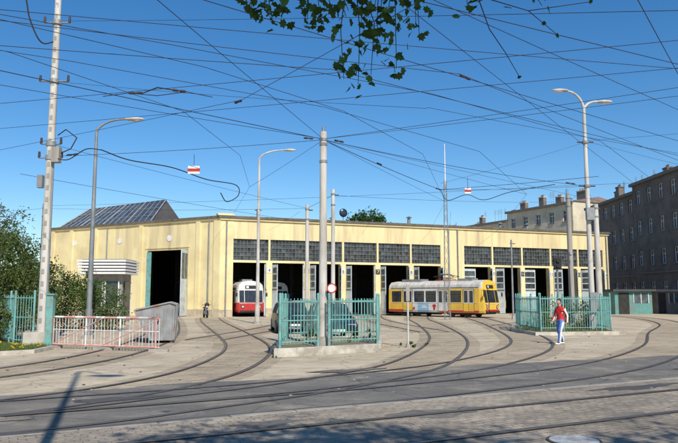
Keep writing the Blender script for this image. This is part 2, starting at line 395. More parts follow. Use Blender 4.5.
ii=[loc2(F2,-21.3,.6),loc2(F2,.2,.75),loc2(F1,41.4,.6),loc2(F1,41.4,29.5),loc2(F2,-21.3,29.5)]
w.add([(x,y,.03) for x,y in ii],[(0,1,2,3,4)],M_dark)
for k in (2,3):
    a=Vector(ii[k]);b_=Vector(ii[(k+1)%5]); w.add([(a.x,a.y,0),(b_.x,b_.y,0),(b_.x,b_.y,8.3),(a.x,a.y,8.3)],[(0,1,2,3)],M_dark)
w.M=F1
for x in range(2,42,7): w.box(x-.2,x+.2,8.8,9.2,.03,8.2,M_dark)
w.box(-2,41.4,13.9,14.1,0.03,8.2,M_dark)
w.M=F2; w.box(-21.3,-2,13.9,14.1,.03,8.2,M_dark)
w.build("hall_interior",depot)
rf=[loc2(F2,-21.9,.3),loc2(F2,0,.3),loc2(F1,42,.3),loc2(F1,42,30.2),loc2(F2,-22,30.2)]
w=MB(); w.prism(rf,8.40,8.52,M_roof); w.add([(x,y,8.41) for x,y in rf],[(4,3,2,1,0)],M_roof)
w.build("roof",depot)
w=MB()
w.M=F2@Matrix.Translation((-22.3,1.0,8.52))
def lantern(L,D,Hh):
    w.add([(0,0,0),(L,0,0),(L-.6,D*.55,Hh),(1.6,D*.55,Hh*.9)],[(0,1,2,3)],M_lglass)
    w.add([(0,D,0),(L,D,0),(L-.6,D*.55,Hh),(1.6,D*.55,Hh*.9)],[(1,0,3,2)],M_roof)
    w.add([(0,0,0),(0,D,0),(1.6,D*.55,Hh*.9)],[(0,1,2)],M_creamb); w.add([(L,0,0),(L,D,0),(L-.6,D*.55,Hh)],[(1,0,2)],M_roof)
    n=int(L/.8)
    for i in range(n+1):
        x=L*i/n; xt=1.6+(L-2.2)*i/n; r=.09 if i%4==0 else .04
        w.cyl((x,-.03,.02),(xt,D*.55-.03,Hh*(.9+.1*i/n)+.02),r,r,M_steelgrey,4)
    for k in (.0,.33,.66,1.0):
        w.cyl((1.6*k,D*.55*k-.03,Hh*.9*k+.03),(L-.6*k,D*.55*k-.03,Hh*k+.03),.04,.04,M_steelgrey,4)
lantern(13.0,5,2.6)
w.build("roof_lantern",depot)
w=MB()
for (x,y,h) in((4,3,1.0),(12,5,.8),(20,4,1.1),(31,4,.9),(36,6,1.2)):
    w.M=F1@Matrix.Translation((x,y,8.52)); w.cyl((0,0,0),(0,0,h),.18,.16,M_steelgrey,10); w.cyl((0,0,h+.08),(0,0,h+.25),.34,.05,M_steelgrey,12); w.cyl((0,0,h),(0,0,h+.1),.05,.05,M_steelgrey,6)
w.build("roof_vents",depot)
w=MB(); w.M=F1@Matrix.Translation((12.2,2.5,8.52)); w.cyl((0,0,0),(0,0,1.0),.04,.04,M_steelgrey,6)
w.sph((0,-.05,1.15),(.42,.14,.42),M_carA,16,8); w.build("rooftop_dish",depot)
w=MB(); w.M=F1
for x in(.5,22.2,23.2,41.6): w.tube([(x,-.1,.1),(x,-.1,8.2)],.06,M_steelgrey,8)
w.M=F2; w.tube([(-1.2,-.1,.1),(-1.2,-.1,8.1)],.06,M_steelgrey,8); w.tube([(-13.6,-.1,.1),(-13.6,-.1,8.1)],.06,M_steelgrey,8)
w.build("drainpipes",depot)

# ---------------------------------------------------------------- apartment blocks
def block(name,Fm,Ln,depth,floors,fh,m,mtrim,roofh,win_w=1.1,win_h=1.7,pitch=2.6,chim=3,roofm=None,frame_m=None):
    root=empty(name); Ht=floors*fh+.8; frame_m=frame_m or M_white; roofm=roofm or M_tile
    b=MB(); b.M=Fm
    n=int(Ln/pitch); p=Ln/n; z=0
    for f in range(floors+1):
        sill=.8+f*fh+.9 if f<floors else Ht
        b.box(0,Ln,0,.4,z,sill,m)
        if f<floors:
            for i in range(n+1):
                xa=max(0,i*p-(p-win_w)/2); xb=min(Ln,i*p+(p-win_w)/2); b.box(xa,xb,.003,.397,sill+.001,sill+win_h-.001,m)
            z=sill+win_h
    b.box(0,.4,.401,depth,0,Ht,m); b.box(Ln-.4,Ln,.401,depth,0,Ht,m); b.box(.4,Ln-.4,depth-.4,depth,0,Ht,m)
    b.build("walls",root)
    g=MB(); g.M=Fm; t=MB(); t.M=Fm
    for f in range(floors):
        sill=.8+f*fh+.9
        for i in range(n):
            xa=i*p+(p-win_w)/2; xb=xa+win_w
            g.box(xa,xb,.22,.3,sill,sill+win_h,M_glass)
            xm=(xa+xb)/2
            for q in((xa,xa+.07),(xm-.04,xm+.04),(xb-.07,xb)): t.box(q[0],q[1],.16,.215,sill,sill+win_h,frame_m)
            for q in(0,.62*win_h,win_h-.07): t.box(xa+.071,xb-.071,.165,.212,sill+q,sill+q+.07,frame_m)
            t.box(xa-.1,xb+.1,-.1,-.002,sill-.12,sill-.01,mtrim)
            if random.random()<.3: g.box(xa+.1,xb-.1,.302,.35,sill+.1,sill+win_h-.1,M_white)
    t.box(-.2,Ln+.2,-.35,-.003,Ht-.35,Ht,mtrim); t.box(0,Ln,-.12,-.003,.8+fh-.1,.8+fh+.1,mtrim)
    g.build("windows",root); t.build("window_frames_and_cornice",root)
    r=MB(); r.M=Fm
    r.add([(-.2,-.35,Ht+.003),(Ln+.2,-.35,Ht+.003),(Ln+.2,depth+.3,Ht+.003),(-.2,depth+.3,Ht+.003),(-.2,depth/2,Ht+roofh),(Ln+.2,depth/2,Ht+roofh)],[(0,1,5,4),(2,3,4,5),(1,2,5),(3,0,4),(3,2,1,0)],roofm)
    for i in range(chim):
        x=Ln*(i+.5)/chim+random.uniform(-1,1); y=depth*random.uniform(.2,.45); hz=Ht+roofh*(y/depth*2)
        wd=random.uniform(.4,1.0); hh=random.uniform(.7,1.4)
        r.box(x-wd,x+wd,y-.35,y+.35,hz-.6,hz+hh,mtrim); r.box(x-wd-.08,x+wd+.08,y-.43,y+.43,hz+hh+.002,hz+hh+.15,m)
        for k in(-.5,0,.5): r.cyl((x+k*wd,y,hz+hh+.15),(x+k*wd,y,hz+hh+.5),.1,.09,M_tile,8)
    for i in range(5):
        x=random.uniform(1,Ln-1); y=depth*.3; hz=Ht+roofh*.6
        r.tube([(x,y,hz-.2),(x,y,hz+2.2)],.03,M_steelgrey,5)
        for k in range(4): r.tube([(x-.4,y,hz+1.3+k*.22),(x+.4,y,hz+1.3+k*.22)],.015,M_steelgrey,4)
    r.build("roof_and_chimneys",root)
    return root
block("brick_apartment_block",frame(36,80,(0,-1),(1,0)),28,12,4,3.65,M_brown,M_brownr,1.2,chim=7)
block("brick_apartment_block",frame(36.4,96,(0,-1),(1,0)),15.6,12,4,3.45,M_brown,M_brownr,1.6,chim=4)
d=Vector((14.5,-29)).normalized()
Fc=frame(23.5,126,(d.x,d.y),(-d.y,d.x))
block("rendered_apartment_house",Fc,13,11,4,3.55,M_creamb,M_brownr,1.0,chim=2)
Fc2=Fc@Matrix.Translation((13.1,0,0)); block("rendered_apartment_house",Fc2,15,11,4,3.9,M_creamb,M_brownr,1.0,chim=4)
Fc3=Fc@Matrix.Translation((-26,2,0)); block("rendered_apartment_house",Fc3,25.8,11,4,3.4,M_creamb,M_brownr,.8,chim=4)

def shed(name,x,y,wd,dp,h,mw,mr,rot=0):
    root=empty(name); b=MB(); b.M=Matrix.Translation((x,y,0))@Matrix.Rotation(rot,4,'Z')
    b.box(0,wd,0,dp,0,h,mw); b.box(wd*.1,wd*.38,-.05,-.003,.05,2.05,M_dark); b.box(wd*.5,wd*.9,-.04,-.003,1.1,2.0,M_glass)
    for k in(.5,.7,.9): b.box(wd*k-.03,wd*k+.03,-.06,-.042,1.05,2.05,M_white)
    b.build("walls",root); r=MB(); r.M=b.M; r.box(-.25,wd+.25,-.35,dp+.25,h+.002,h+.2,mr); r.build("roof",root); return root
M_shed=mat("shed_green_paint",(.10,.26,.24),(.14,.30,.27),grime=(.2,.18,.14))
shed("green_shed",26.6,64,3.6,3,2.2,M_shed,M_roof)
shed("garden_shed",31.5,66,2.6,2,2.2,M_tile,M_conc2)
kr=empty("canopy_kiosk")
b=MB(); b.box(-16.9,-14.6,44.6,46.4,0,3.3,M_conc2)
b.box(-15.7,-14.8,44.52,44.595,1.0,2.7,M_glass); b.box(-16.75,-15.9,44.52,44.595,.9,2.7,M_glass)
for x in(-16.75,-15.9,-15.7,-14.8): b.box(x-.04,x+.04,44.45,44.51,.9,2.75,M_white)
b.box(-14.595,-14.52,44.9,46.0,1.0,2.7,M_glass)
b.build("walls",kr)
b=MB()
for k in range(5):
    b.box(-17.3-.02*k,-14.2+.02*k,43.9-.05*k,46.7,3.2+.2*k,3.2+.2*k+.13,M_white)
    b.box(-17.2,-14.3,44.15,46.6,3.2+.2*k+.13,3.2+.2*k+.2,M_frame)
b.build("slatted_canopy",kr)

# ---------------------------------------------------------------- trams
def tram(name,Fm,L,scheme,pant=True):
    root=empty(name); b=MB(); b.M=Fm
    W=1.2
    sec=[(W-.06,.38),(W,.55),(W,1.2),(W-.03,2.35),(W-.10,2.68),(W-.40,2.95),(0,3.06)]
    sec=sec+[(-y,z) for y,z in sec[::-1][1:]]
    xs=[c[0] for c in scheme]+[L-.45,L-.08,L]
    cols=[c[1] for c in scheme]+[scheme[-1][1]]*2
    def lean(x,z):
        t=max(0,(x-(L-.45))/.45)
        return x-(max(0,z-1.2)*.17*t)
    def sc(x):
        t=max(0,(x-(L-.45))/.45); return 1-.10*t*t
    rings=[[(lean(x,z),y*sc(x),z) for y,z in sec] for x in xs]
    n=len(sec)
    for i in range(len(xs)-1):
        c=cols[i]
        for k in range(n-1):
            zt=(sec[k][1]+sec[k+1][1])/2
            m=c[0] if zt<1.25 else (c[1] if zt<2.5 else c[2])
            b.add([rings[i][k],rings[i+1][k],rings[i+1][k+1],rings[i][k+1]],[(0,1,2,3)],m,zt>2.6)
    for ri,mi,fl in((0,cols[0],False),(len(xs)-1,cols[-1],True)):
        R=rings[ri]
        for k in range(n//2):
            q=[R[k],R[k+1],R[n-2-k],R[n-1-k]]; m=mi[0] if sec[k][1]<1.1 else mi[1]
            b.add(q,[(0,1,2,3) if fl else (3,2,1,0)],m)
    b.build("body",root)
    g=MB(); g.M=Fm
    nw=int((L-1.3)/1.2)
    for sgn in(-1,1):
        for i in range(nw):
            x0=.4+i*(L-1.1)/nw; x1=x0+(L-1.1)/nw-.2
            yy=W+.004
            door=(i in(1,nw//2+1,nw-1)) and sgn<0
            def pnl(xa,xb,za,zb,m,o=0.0):
                g.box(xa,xb,min(sgn*(yy-.03),sgn*(yy+o)),max(sgn*(yy-.03),sgn*(yy+o)),za,zb,m)
            if door:
                pnl(x0,x1,.48,2.3,M_black,0); xm=(x0+x1)/2
                dc=[c[1] for c in scheme if c[0]<=x0][-1][0]
                for a_,b2 in((x0+.04,xm-.02),(xm+.02,x1-.04)): pnl(a_,b2,.52,1.15,dc,.008); pnl(a_,b2,1.15,2.26,M_twhite,.006); pnl(a_+.06,b2-.06,1.22,2.18,M_glass2,.01)
            else:
                pnl(x0,x1,1.24,2.18,M_black,0); pnl(x0+.04,x1-.04,1.28,1.86,M_glass2,.006); pnl(x0+.04,x1-.04,1.90,2.14,M_glass2,.006)
        g.box(.3,L-.6,min(sgn*1.17,sgn*1.216),max(sgn*1.17,sgn*1.216),1.15,1.18,M_conc)
        g.box(.3,L-.5,min(sgn*1.05,sgn*1.2),max(sgn*1.05,sgn*1.2),2.44,2.48,M_steelgrey)
    def fp(z,yy,o=.012): return (lean(L,z)+o,yy*.9,z)
    for ya,yb in((-1.12,-.66),(-.60,.60),(.66,1.12)):
        g.add([fp(1.22,ya,.008),fp(1.22,yb,.008),fp(2.22,yb,.008),fp(2.22,ya,.008)],[(0,1,2,3)],M_black)
        g.add([fp(1.27,ya+.04),fp(1.27,yb-.04),fp(2.17,yb-.04),fp(2.17,ya+.04)],[(0,1,2,3)],M_glass2)
    g.add([fp(2.36,-.55,.03),fp(2.36,.55,.03),fp(2.64,.55,.03),fp(2.64,-.55,.03)],[(0,1,2,3)],M_black)
    g.add([fp(2.41,-.45,.04),fp(2.41,-.2,.04),fp(2.59,-.2,.04),fp(2.59,-.45,.04)],[(0,1,2,3)],M_white)
    for y in(-.8,.8):
        g.cyl((L-.02,y*.9,.85),(L+.05,y*.9,.85),.12,.10,M_chrome,14); g.cyl((L-.02,y*.9,.85),(L+.03,y*.9,.85),.15,.15,M_black,14)
        g.cyl((L-.02,y*1.1,1.05),(L+.03,y*1.1,1.05),.05,.05,M_tred,10)
    g.box(L-.05,L+.12,-.95,.95,.38,.52,M_black); g.cyl((L,0,.45),(L+.35,0,.42),.06,.06,M_black,8)
    g.box(L,L+.015,-1.0,1.0,1.10,1.14,M_conc); g.box(L,L+.012,-1.0,1.0,.525,.66,M_tred)
    g.tube([fp(1.25,-.2,.04),fp(1.9,.05,.04)],.012,M_black,4)
    for y in(-1.1,1.1): g.tube([(L-.2,y,2.2),(L+.12,y*1.18,2.25),(L+.12,y*1.18,1.9)],.015,M_black,4); g.box(L+.09,L+.14,y*1.18-.08,y*1.18+.08,1.7,2.02,M_black)
    g.build("windows_doors_and_lamps",root)
    u=MB(); u.M=Fm
    for cx in((2.2,L-2.6) ):
        for dx in(-.8,.8):
            for sgn in(-1,1): u.cyl((cx+dx,sgn*.68,.34),(cx+dx,sgn*.82,.34),.33,.33,M_groove,20)
        u.box(cx-1.2,cx+1.2,-.95,.95,.22,.5,M_black)
    u.box(.3,L-.3,-1.0,1.0,.28,.42,M_black)
    u.box(1,3.2,-.5,.5,3.0,3.22,M_steelgrey); u.box(L-3,L-1.6,-.45,.45,3.0,3.2,M_steelgrey)
    px=L*.55
    if pant:
        for sgn in(-.45,.45):
            u.tube([(px-.8,sgn,3.1),(px+.8,sgn,3.1)],.03,M_tred,5)
            u.tube([(px-.7,sgn,3.15),(px+1.1,sgn*.8,3.4),(px-.1,sgn*.5,3.6)],.022,M_black,5); u.tube([(px+.7,sgn,3.15),(px-1.1,sgn*.8,3.4),(px+.1,sgn*.5,3.6)],.022,M_black,5)
        u.tube([(px,-.8,3.58),(px,-.5,3.63),(px,.5,3.63),(px,.8,3.58)],.03,M_steelgrey,5)
    u.build("bogies_and_roof_gear",root)
    return root
Y=(M_yellow,M_yellow,M_conc); W2=(M_twhite,M_twhite,M_conc); Bl=(M_tblue,M_twhite,M_conc)
Lt=10.0; hd=(.70,-.714)
Ft=frame(12.34-Lt*hd[0],53.5-Lt*hd[1],hd,(.714,.70))
tr0=tram("tram",Ft,Lt,[(0,Y),(1.7,W2),(3.3,Bl),(4.5,W2),(5.6,Y)])
ad=MB(); ad.M=Ft
def blob(x,z,rx,rz,m,k,sd):
    ph=sd; pts=[]
    for j in range(16):
        t=TAU*j/16; r=1+.22*math.sin(3*t+ph)+.12*math.sin(5*t+ph); pts.append((x+rx*r*math.cos(t),-1.212-.002*k,z+rz*r*math.sin(t)))
    ad.add(pts,[tuple(range(16))],m)
for k,(x,z,rx,rz,m) in enumerate(((5.1,.85,.16,.25,M_tred),(2.4,.8,.25,.18,M_yellow),(4.0,.82,.3,.14,M_twhite),(2.9,.7,.12,.1,M_tred))): blob(x,z,rx,rz,m,k,k*1.3)
ad.box(0,1.7,-1.21,-1.19,.42,.6,M_tred); ad.box(5.6,9.5,-1.21,-1.19,.42,.58,M_tred)
ad.build("advert",tr0)
R_=(M_tred,M_twhite,M_conc)
hd=(.3582,-.9337); fx,fy=loc2(F1,2.58,-.7)
tram("tram",frame(fx-12*hd[0],fy-12*hd[1],hd,(.9337,.3582)),12.0,[(0,R_),(6,R_)],False)
fx,fy=loc2(F1,bays[7][0]+1.77,2.0)
tram("tram",frame(fx-12*hd[0],fy-12*hd[1],hd,(.9337,.3582)),12.0,[(0,Y),(6,Y)],False)
fx,fy=loc2(F1,bays[1][0]+1.72,3.5)
tram("tram",frame(fx-10*hd[0],fy-10*hd[1],hd,(.9337,.3582)),10.0,[(0,W2),(6,(M_tred,M_twhite,M_conc))],False)

# ---------------------------------------------------------------- cars
def car(name,x,y,ang,paint,estate=False):
    root=empty(name); b=MB(); b.M=Matrix.Translation((x,y,0))@Matrix.Rotation(ang,4,'Z')
    st=[(-2.05,.42,.80,.70),(-1.95,.30,.92,.80),(-1.3,.24,.95,.84),(0,.22,.93,.85),(.9,.24,.90,.85),(1.5,.26,.80,.82),(1.95,.32,.70,.76),(2.08,.42,.60,.66)]
    rings=[[(X,-hw,zl),(X,-hw-.02,(zl+zb)/2),(X,-hw+.06,zb),(X,0,zb+.04),(X,hw-.06,zb),(X,hw+.02,(zl+zb)/2),(X,hw,zl)] for X,zl,zb,hw in st]
    for i in range(len(st)-1):
        for k in range(6): b.add([rings[i][k],rings[i+1][k],rings[i+1][k+1],rings[i][k+1]],[(0,1,2,3)],paint,True)
    b.add(rings[0],[tuple(range(7))[::-1]],paint); b.add(rings[-1],[tuple(range(7))],paint)
    back=-1.9 if estate else -1.75
    gh=[(back,.93,.72,.93,.72),(back+.3,.94,.74,1.36,.60),(-.6,.94,.76,1.43,.62),(.2,.93,.76,1.41,.61),(1.05,.90,.74,.92,.73)]
    gr=[[(X,-hb,zb),(X,-ht,zt-.02),(X,-ht+.12,zt),(X,ht-.12,zt),(X,ht,zt-.02),(X,hb,zb)] for X,zb,hb,zt,ht in gh]
    for i in range(4):
        for k in range(5):
            m=M_glass2 if (k in(0,4) or i in(0,3)) else paint
            b.add([gr[i][k],gr[i+1][k],gr[i+1][k+1],gr[i][k+1]],[(0,1,2,3)],m,True)
    for i in(1,2,3):
        for k,sg in((0,-1),(4,1)):
            a_=gr[i][0 if sg<0 else 5]; c_=gr[i][1 if sg<0 else 4]; b.tube([a_,c_],.035,paint,5)
    b.build("body",root)
    u=MB(); u.M=b.M
    for wx in(-1.3,1.3):
        for sg in(-1,1):
            u.cyl((wx,sg*.68,.31),(wx,sg*.865,.31),.31,.31,M_black,22); u.cyl((wx,sg*.86,.31),(wx,sg*.875,.31),.19,.17,M_steelgrey,14)
    for sg in(-1,1):
        u.box(2.02,2.07,sg*.5-.17,sg*.5+.17,.52,.66,M_chrome); u.box(-2.03,-1.97,sg*.6-.13,sg*.6+.13,.62,.82,M_red)
        u.box(.85,.98,sg*.86-.09,sg*.86+.09,.93,1.05,paint)
    u.box(2.06,2.12,-.62,.62,.32,.47,M_black); u.box(-2.1,-2.03,-.68,.68,.34,.5,M_black); u.box(2.12,2.13,-.26,.26,.36,.46,M_white); u.box(-2.12,-2.1,-.26,.26,.38,.48,M_white)
    u.box(2.06,2.09,-.3,.3,.5,.6,M_black)
    u.build("wheels_and_lamps",root); return root
car("parked_car",-.35,27.6,math.radians(-80),M_carA)
car("parked_car",-2.35,32.5,math.radians(-80),M_carB,True)

# ---------------------------------------------------------------- fences, islands
def fence(name,pts,z0,h,step=.115,m=M_teal,closed=False):
    b=MB()
    for i in range(len(pts)-1):
        p=Vector(pts[i]);q=Vector(pts[i+1]);Ln=(q-p).length;n=max(1,int(Ln/step))
        d=(q-p).normalized()
        for k in range(n+1):
            if k==0 and i>0: continue
            c=p+d*(Ln*k/n)
            if k%16==0 or k==n:
                b.cyl((c.x,c.y,z0),(c.x,c.y,z0+h+.12),.04,.04,m,8); b.cyl((c.x,c.y,z0+h+.12),(c.x,c.y,z0+h+.17),.05,.01,m,8)
            else:
                jx=random.uniform(-.006,.006); b.cyl((c.x,c.y,z0+.1),(c.x+jx,c.y+jx,z0+h+random.uniform(-.012,.012)),.013,.013,m,5,False)
        for z in(.16,h*.55,h-.1): b.cyl((p.x,p.y,z0+z),(q.x,q.y,z0+z),.02,.02,m,5)
    return b.build(name)
isl=[(-1.83,18.8),(1.32,20.8),(1.65,25.3),(-2.0,24.3)]
def island(name,poly,h,mk,mt,kw=.18):
    b=MB(); c=Vector((sum(p[0] for p in poly)/len(poly),sum(p[1] for p in poly)/len(poly)))
    inn=[tuple(c+(Vector(p)-c)*(1-kw/(Vector(p)-c).length*1.3)) for p in poly]; n=len(poly)
    vs=[(x,y,0) for x,y in poly]+[(x,y,h) for x,y in poly]+[(x,y,h) for x,y in inn]+[(x,y,h-.03) for x,y in inn]
    b.add(vs,[(i,(i+1)%n,n+(i+1)%n,n+i) for i in range(n)]+[(n+i,n+(i+1)%n,2*n+(i+1)%n,2*n+i) for i in range(n)]+[(2*n+i,2*n+(i+1)%n,3*n+(i+1)%n,3*n+i) for i in range(n)],mk)
    b.add([(x,y,h-.03) for x,y in inn],[tuple(range(n))],mt); return b.build(name,bevel=.012)
M_dirt=mat("island_dirt",(.3,.25,.18),(.2,.2,.1),rough=.95,scale=2)
M_kerb=mat("kerb_concrete",(.58,.54,.46),(.42,.38,.31),rough=.95,scale=2.5,bump=.5,grime=(.28,.24,.19),gscale=2.2)
island("fenced_island",isl,.24,M_kerb,M_dirt)
fence("metal_fence",[(-1.68,18.98),(-.62,19.68)],.24,1.4)
fence("metal_fence",[(-.30,19.9),(1.2,20.9),(1.5,25.1),(-1.85,24.15),(-1.70,19.1)],.24,1.4)
isl2=[(8.6,29.2),(12.6,30.0),(13.6,35.5),(9.6,37),(8.5,33)]
island("planted_island",isl2,.15,M_kerb,M_dirt)
fence("metal_fence",[(9.0,29.7),(9.9,29.9)],.15,1.55)
fence("metal_fence",[(10.1,29.95),(12.4,30.4),(13.3,35.2),(9.7,36.4),(9.0,33),(9.0,29.85)],.15,1.55)
fence("metal_fence",[(-11.3,23.2),(-10.5,22.9)],.05,1.7)
fence("metal_fence",[(-20,27.5),(-13,25.3),(-11.4,23.4)],.05,1.7)
g=MB()
gp=[Vector((-9.5,22.2)),Vector((-5.55,20.6))]
dv=(gp[1]-gp[0]); n=34
for i in range(n+1):
    c=gp[0]+dv*i/n
    g.cyl((c.x,c.y,.12),(c.x,c.y,1.02),.010 if i%11 else .03,.010 if i%11 else .03,M_white if i%3 else M_pinkrail,5)
for z,m,r in((1.03,M_pinkrail,.035),(.14,M_pinkrail,.03),(.62,M_white,.016)):
    g.cyl((gp[0].x,gp[0].y,z),(gp[1].x,gp[1].y,z),r,r,m,6)
for i in range(5):
    a=gp[0]+dv*(i/5+.02); b_=gp[0]+dv*(i/5+.10); g.cyl((a.x,a.y,1.03),(b_.x,b_.y,1.03),.039,.039,M_white,6)
g.tube([(-9.5,22.2,.15),(-7.6,21.41,1.0)],.016,M_pinkrail,5); g.tube([(-7.6,21.41,.15),(-5.55,20.6,1.0)],.016,M_pinkrail,5)
for c in(gp[0],gp[0]+dv*.5,gp[1]): g.box(c.x-.3,c.x+.3,c.y-.08,c.y+.08,0,.10,M_conc2)
g.build("sliding_gate")
b=MB(); b.prism([(-9.72,22.05),(-9.5,22.05),(-9.5,22.25),(-9.72,22.25)],0,1.75,M_teal); b.box(-9.76,-9.46,22.01,22.29,1.75,1.8,M_teal); b.build("gate_post")

root=empty("waste_skip"); b=MB(); b.M=Matrix.Translation((-6.75,25.4,0))@Matrix.Rotation(math.radians(12),4,'Z')
prof=[(-.95,1.2),(-.35,.12),(.5,.12),(.56,1.4),(.3,1.48)]
for sy in(-.9,.9):
    b.add([(x,sy,z) for x,z in prof],[tuple(range(5)) if sy<0 else tuple(range(5))[::-1]],M_skip)
for i in range(3):
    (xa,za),(xb,zb)=prof[i],prof[i+1]; b.add([(xa,-.9,za),(xb,-.9,zb),(xb,.9,zb),(xa,.9,za)],[(0,1,2,3)],M_skip)
for i in range(4):
    (xa,za),(xb,zb)=prof[i],prof[i+1]
    for sy in(-.92,.92): b.cyl((xa,sy,za),(xb,sy,zb),.035,.035,M_skip,5)
b.cyl((prof[0][0],-.92,prof[0][1]),(prof[4][0],-.92,prof[4][1]),.04,.04,M_skip,5); b.cyl((prof[0][0],.92,prof[0][1]),(prof[4][0],.92,prof[4][1]),.04,.04,M_skip,5)
for x in(-.2,.15,.45): b.box(x-.035,x+.035,-.96,-.903,.14,1.3,M_skip)
b.cyl((-.1,-.95,.9),(-.1,-1.08,.9),.05,.05,M_steelgrey,8)
for x in(-.25,.4): b.box(x-.06,x+.06,-.85,.85,0,.118,M_skip)
b.build("body",root)

# ---------------------------------------------------------------- poles
def concpole(x,y,h,r1,r2,m=M_conc,n=12):
    b=MB(); b.cyl((x,y,0),(x,y,h),r1,r2,m,n); b.cyl((x,y,0),(x,y,.3),r1*1.5,r1*1.35,M_conc2,12); return b
b=concpole(-10.25,23,14.5,.17,.10)
b.box(-10.7,-9.8,22.6,23.4,0,.5,M_kerb)
for z,l in((6.6,.4),(7.1,.35),(9.4,.5),(11.6,.45)):
    b.cyl((-10.25-l,23,z),(-10.25+l,23,z),.03,.03,M_steelgrey,6)
    for s in(-1,1): b.cyl((-10.25+s*l,23,z),(-10.25+s*l,23,z+.22),.05,.04,M_ins,8)
    b.cyl((-10.25,23,z-.08),(-10.25,23,z+.08),.17,.17,M_steelgrey,12)
for z in np.arange(.8,13,.42): b.box(-10.25-.05,-10.25+.05,22.82+.006*z,22.88+.006*z,z,z+.17,M_conc2)
b.box(-10.12,-9.85,22.75,23.0,6.4,6.95,M_conc2); b.box(-10.6,-10.42,22.8,23.0,5.5,5.95,M_steelgrey)
b.tube([(-10.0,22.95,7.4),(-9.7,22.9,7.6),(-9.3,22.9,7.3),(-9.5,22.9,6.9),(-10.0,22.95,6.7)],.02,M_wire,5)
b.tube([(-10.08,22.9,.4),(-10.1,22.92,6.2)],.03,M_steelgrey,6)
b.build("utility_pole")
b=concpole(-.49,20.3,6.85,.135,.105,n=14)
b.cyl((-.49,20.3,.2),(-.49,20.3,.5),.26,.2,M_conc2,14)
for z in(6.45,6.6,5.9): b.cyl((-.49,20.3,z-.04),(-.49,20.3,z+.04),.125,.125,M_steelgrey,14)
b.tube([(-.49,20.3,6.85),(-.49,20.3,7.0)],.05,M_steelgrey,6)
b.build("traction_pole")
def tp(x,y,h,r,m=M_conc):
    b=concpole(x,y,h,r,r*.75,m)
    for z in(h-.25,h-.8): b.cyl((x,y,z-.04),(x,y,z+.04),r*.95,r*.95,M_steelgrey,12)
    b.cyl((x-.1,y,h-.3),(x+.3,y,h-.3),.03,.03,M_ins,6); b.build("traction_pole")
tp(-1.7,35,6.6,.12,M_conc); tp(-.3,33,7.1,.12); tp(15.8,45,8.7,.2,M_conc2); tp(16.5,42,7.6,.2); tp(13.1,50,6.0,.08,M_steelgrey); tp(-18.5,41,7.5,.13,M_steelgrey)
def lamp(x,y,h,arms,r=.11,m=M_steelgrey):
    root=empty("street_lamp"); b=MB(); b.cyl((x,y,0),(x,y,1.2),r*1.3,r*1.3,m,12); b.cyl((x,y,1.2),(x,y,h-.5),r,r*.55,m,12)
    b.cyl((x,y,0),(x,y,.15),r*2.2,r*2,M_conc2,12)
    for dx,dy,dz in arms:
        P=[]
        for k in range(9):
            t=k/8; P.append((x+dx*(1-math.cos(t*math.pi/2)),y+dy*(1-math.cos(t*math.pi/2)),h-.5+(.5+dz)*math.sin(t*math.pi/2)))
        b.tube(P,r*.5,m,8,r*.38)
        e=Vector(P[-1]); d=Vector((dx,dy,0)).normalized()
        b.sph(tuple(e+d*.35),(.42,.16,.085),M_conc,16,8); b.sph(tuple(e+d*.42-Vector((0,0,.04))),(.28,.12,.08),M_chrome,14,7)
    b.build("column_and_lanterns",root); return root
lamp(-10.15,27,9.0,[(1.2,0,.1)])
lamp(-5.16,42,11.0,[(1.6,0,.15)],.12,M_conc)
rl=lamp(12.2,32,11.4,[(-.9,-.2,.45),(.75,.1,0)],.14,M_conc)
lamp(-1.4,2.0,13.5,[(.9,-1.1,.2)],.085)
b=MB()
for z in(9.3,7.1): 
    b.cyl((12.2,32,z-.06),(12.2,32,z+.06),.16,.16,M_steelgrey,10); b.cyl((11.8,32,z),(12.6,32,z),.035,.035,M_ins,6)
b.box(12.02,12.4,31.7,31.9,5.4,6.0,M_steelgrey)
b.box(12.0,12.4,31.68,31.82,1.0,1.9,M_steelgrey)
b.build("fittings",rl)
b=MB(); X,Yv=8.0,49
for z in np.arange(0,10.4,.8):
    s=.20-.011*z; s2=.20-.011*(z+.8)
    for a,c in(((-1,-1),(1,-1)),((1,-1),(1,1)),((1,1),(-1,1)),((-1,1),(-1,-1))):
        b.cyl((X+a[0]*s,Yv+a[1]*s,z),(X+c[0]*s2,Yv+c[1]*s2,z+.8),.014,.014,M_steelgrey,4); b.cyl((X+a[0]*s,Yv+a[1]*s,z),(X+a[0]*s2,Yv+a[1]*s2,z+.8),.024,.024,M_steelgrey,4)
b.cyl((X,Yv,10),(X,Yv,13.2),.05,.03,M_white,6); b.build("lattice_mast")
b=MB(); b.cyl((2.33,22.5,0),(2.33,22.5,2.15),.035,.035,M_conc,8); b.box(2.27,2.39,22.44,22.46,1.55,2.1,M_conc2); b.cyl((2.33,22.5,0),(2.33,22.5,.12),.1,.08,M_conc2,8); b.build("track_marker_post")
b=MB()
b.cyl((-.22,20.06,1.95),(-.22,20.04,1.95),.15,.15,M_red,20); b.cyl((-.22,20.04,1.95),(-.22,20.035,1.95),.115,.115,M_white,20); b.tube([(-.22,20.05,.22),(-.22,20.06,2.1)],.02,M_steelgrey,6); b.build("prohibition_sign")
b=MB(); 
b.box(-5.12,-4.72,21.98,22.02,5.83,6.1,M_white); b.box(-5.13,-4.71,21.965,21.978,5.92,6.01,M_red); b.tube([(-4.92,22,6.1),(-4.92,22,6.5)],.01,M_wire,4); b.build("section_sign")
b=MB(); b.box(5.1,5.35,26.4,26.44,5.85,6.08,M_white); b.box(5.09,5.36,26.38,26.395,5.93,6.0,M_red); b.tube([(5.22,26.4,6.08),(5.22,26.4,6.5)],.01,M_wire,4); b.build("section_sign")
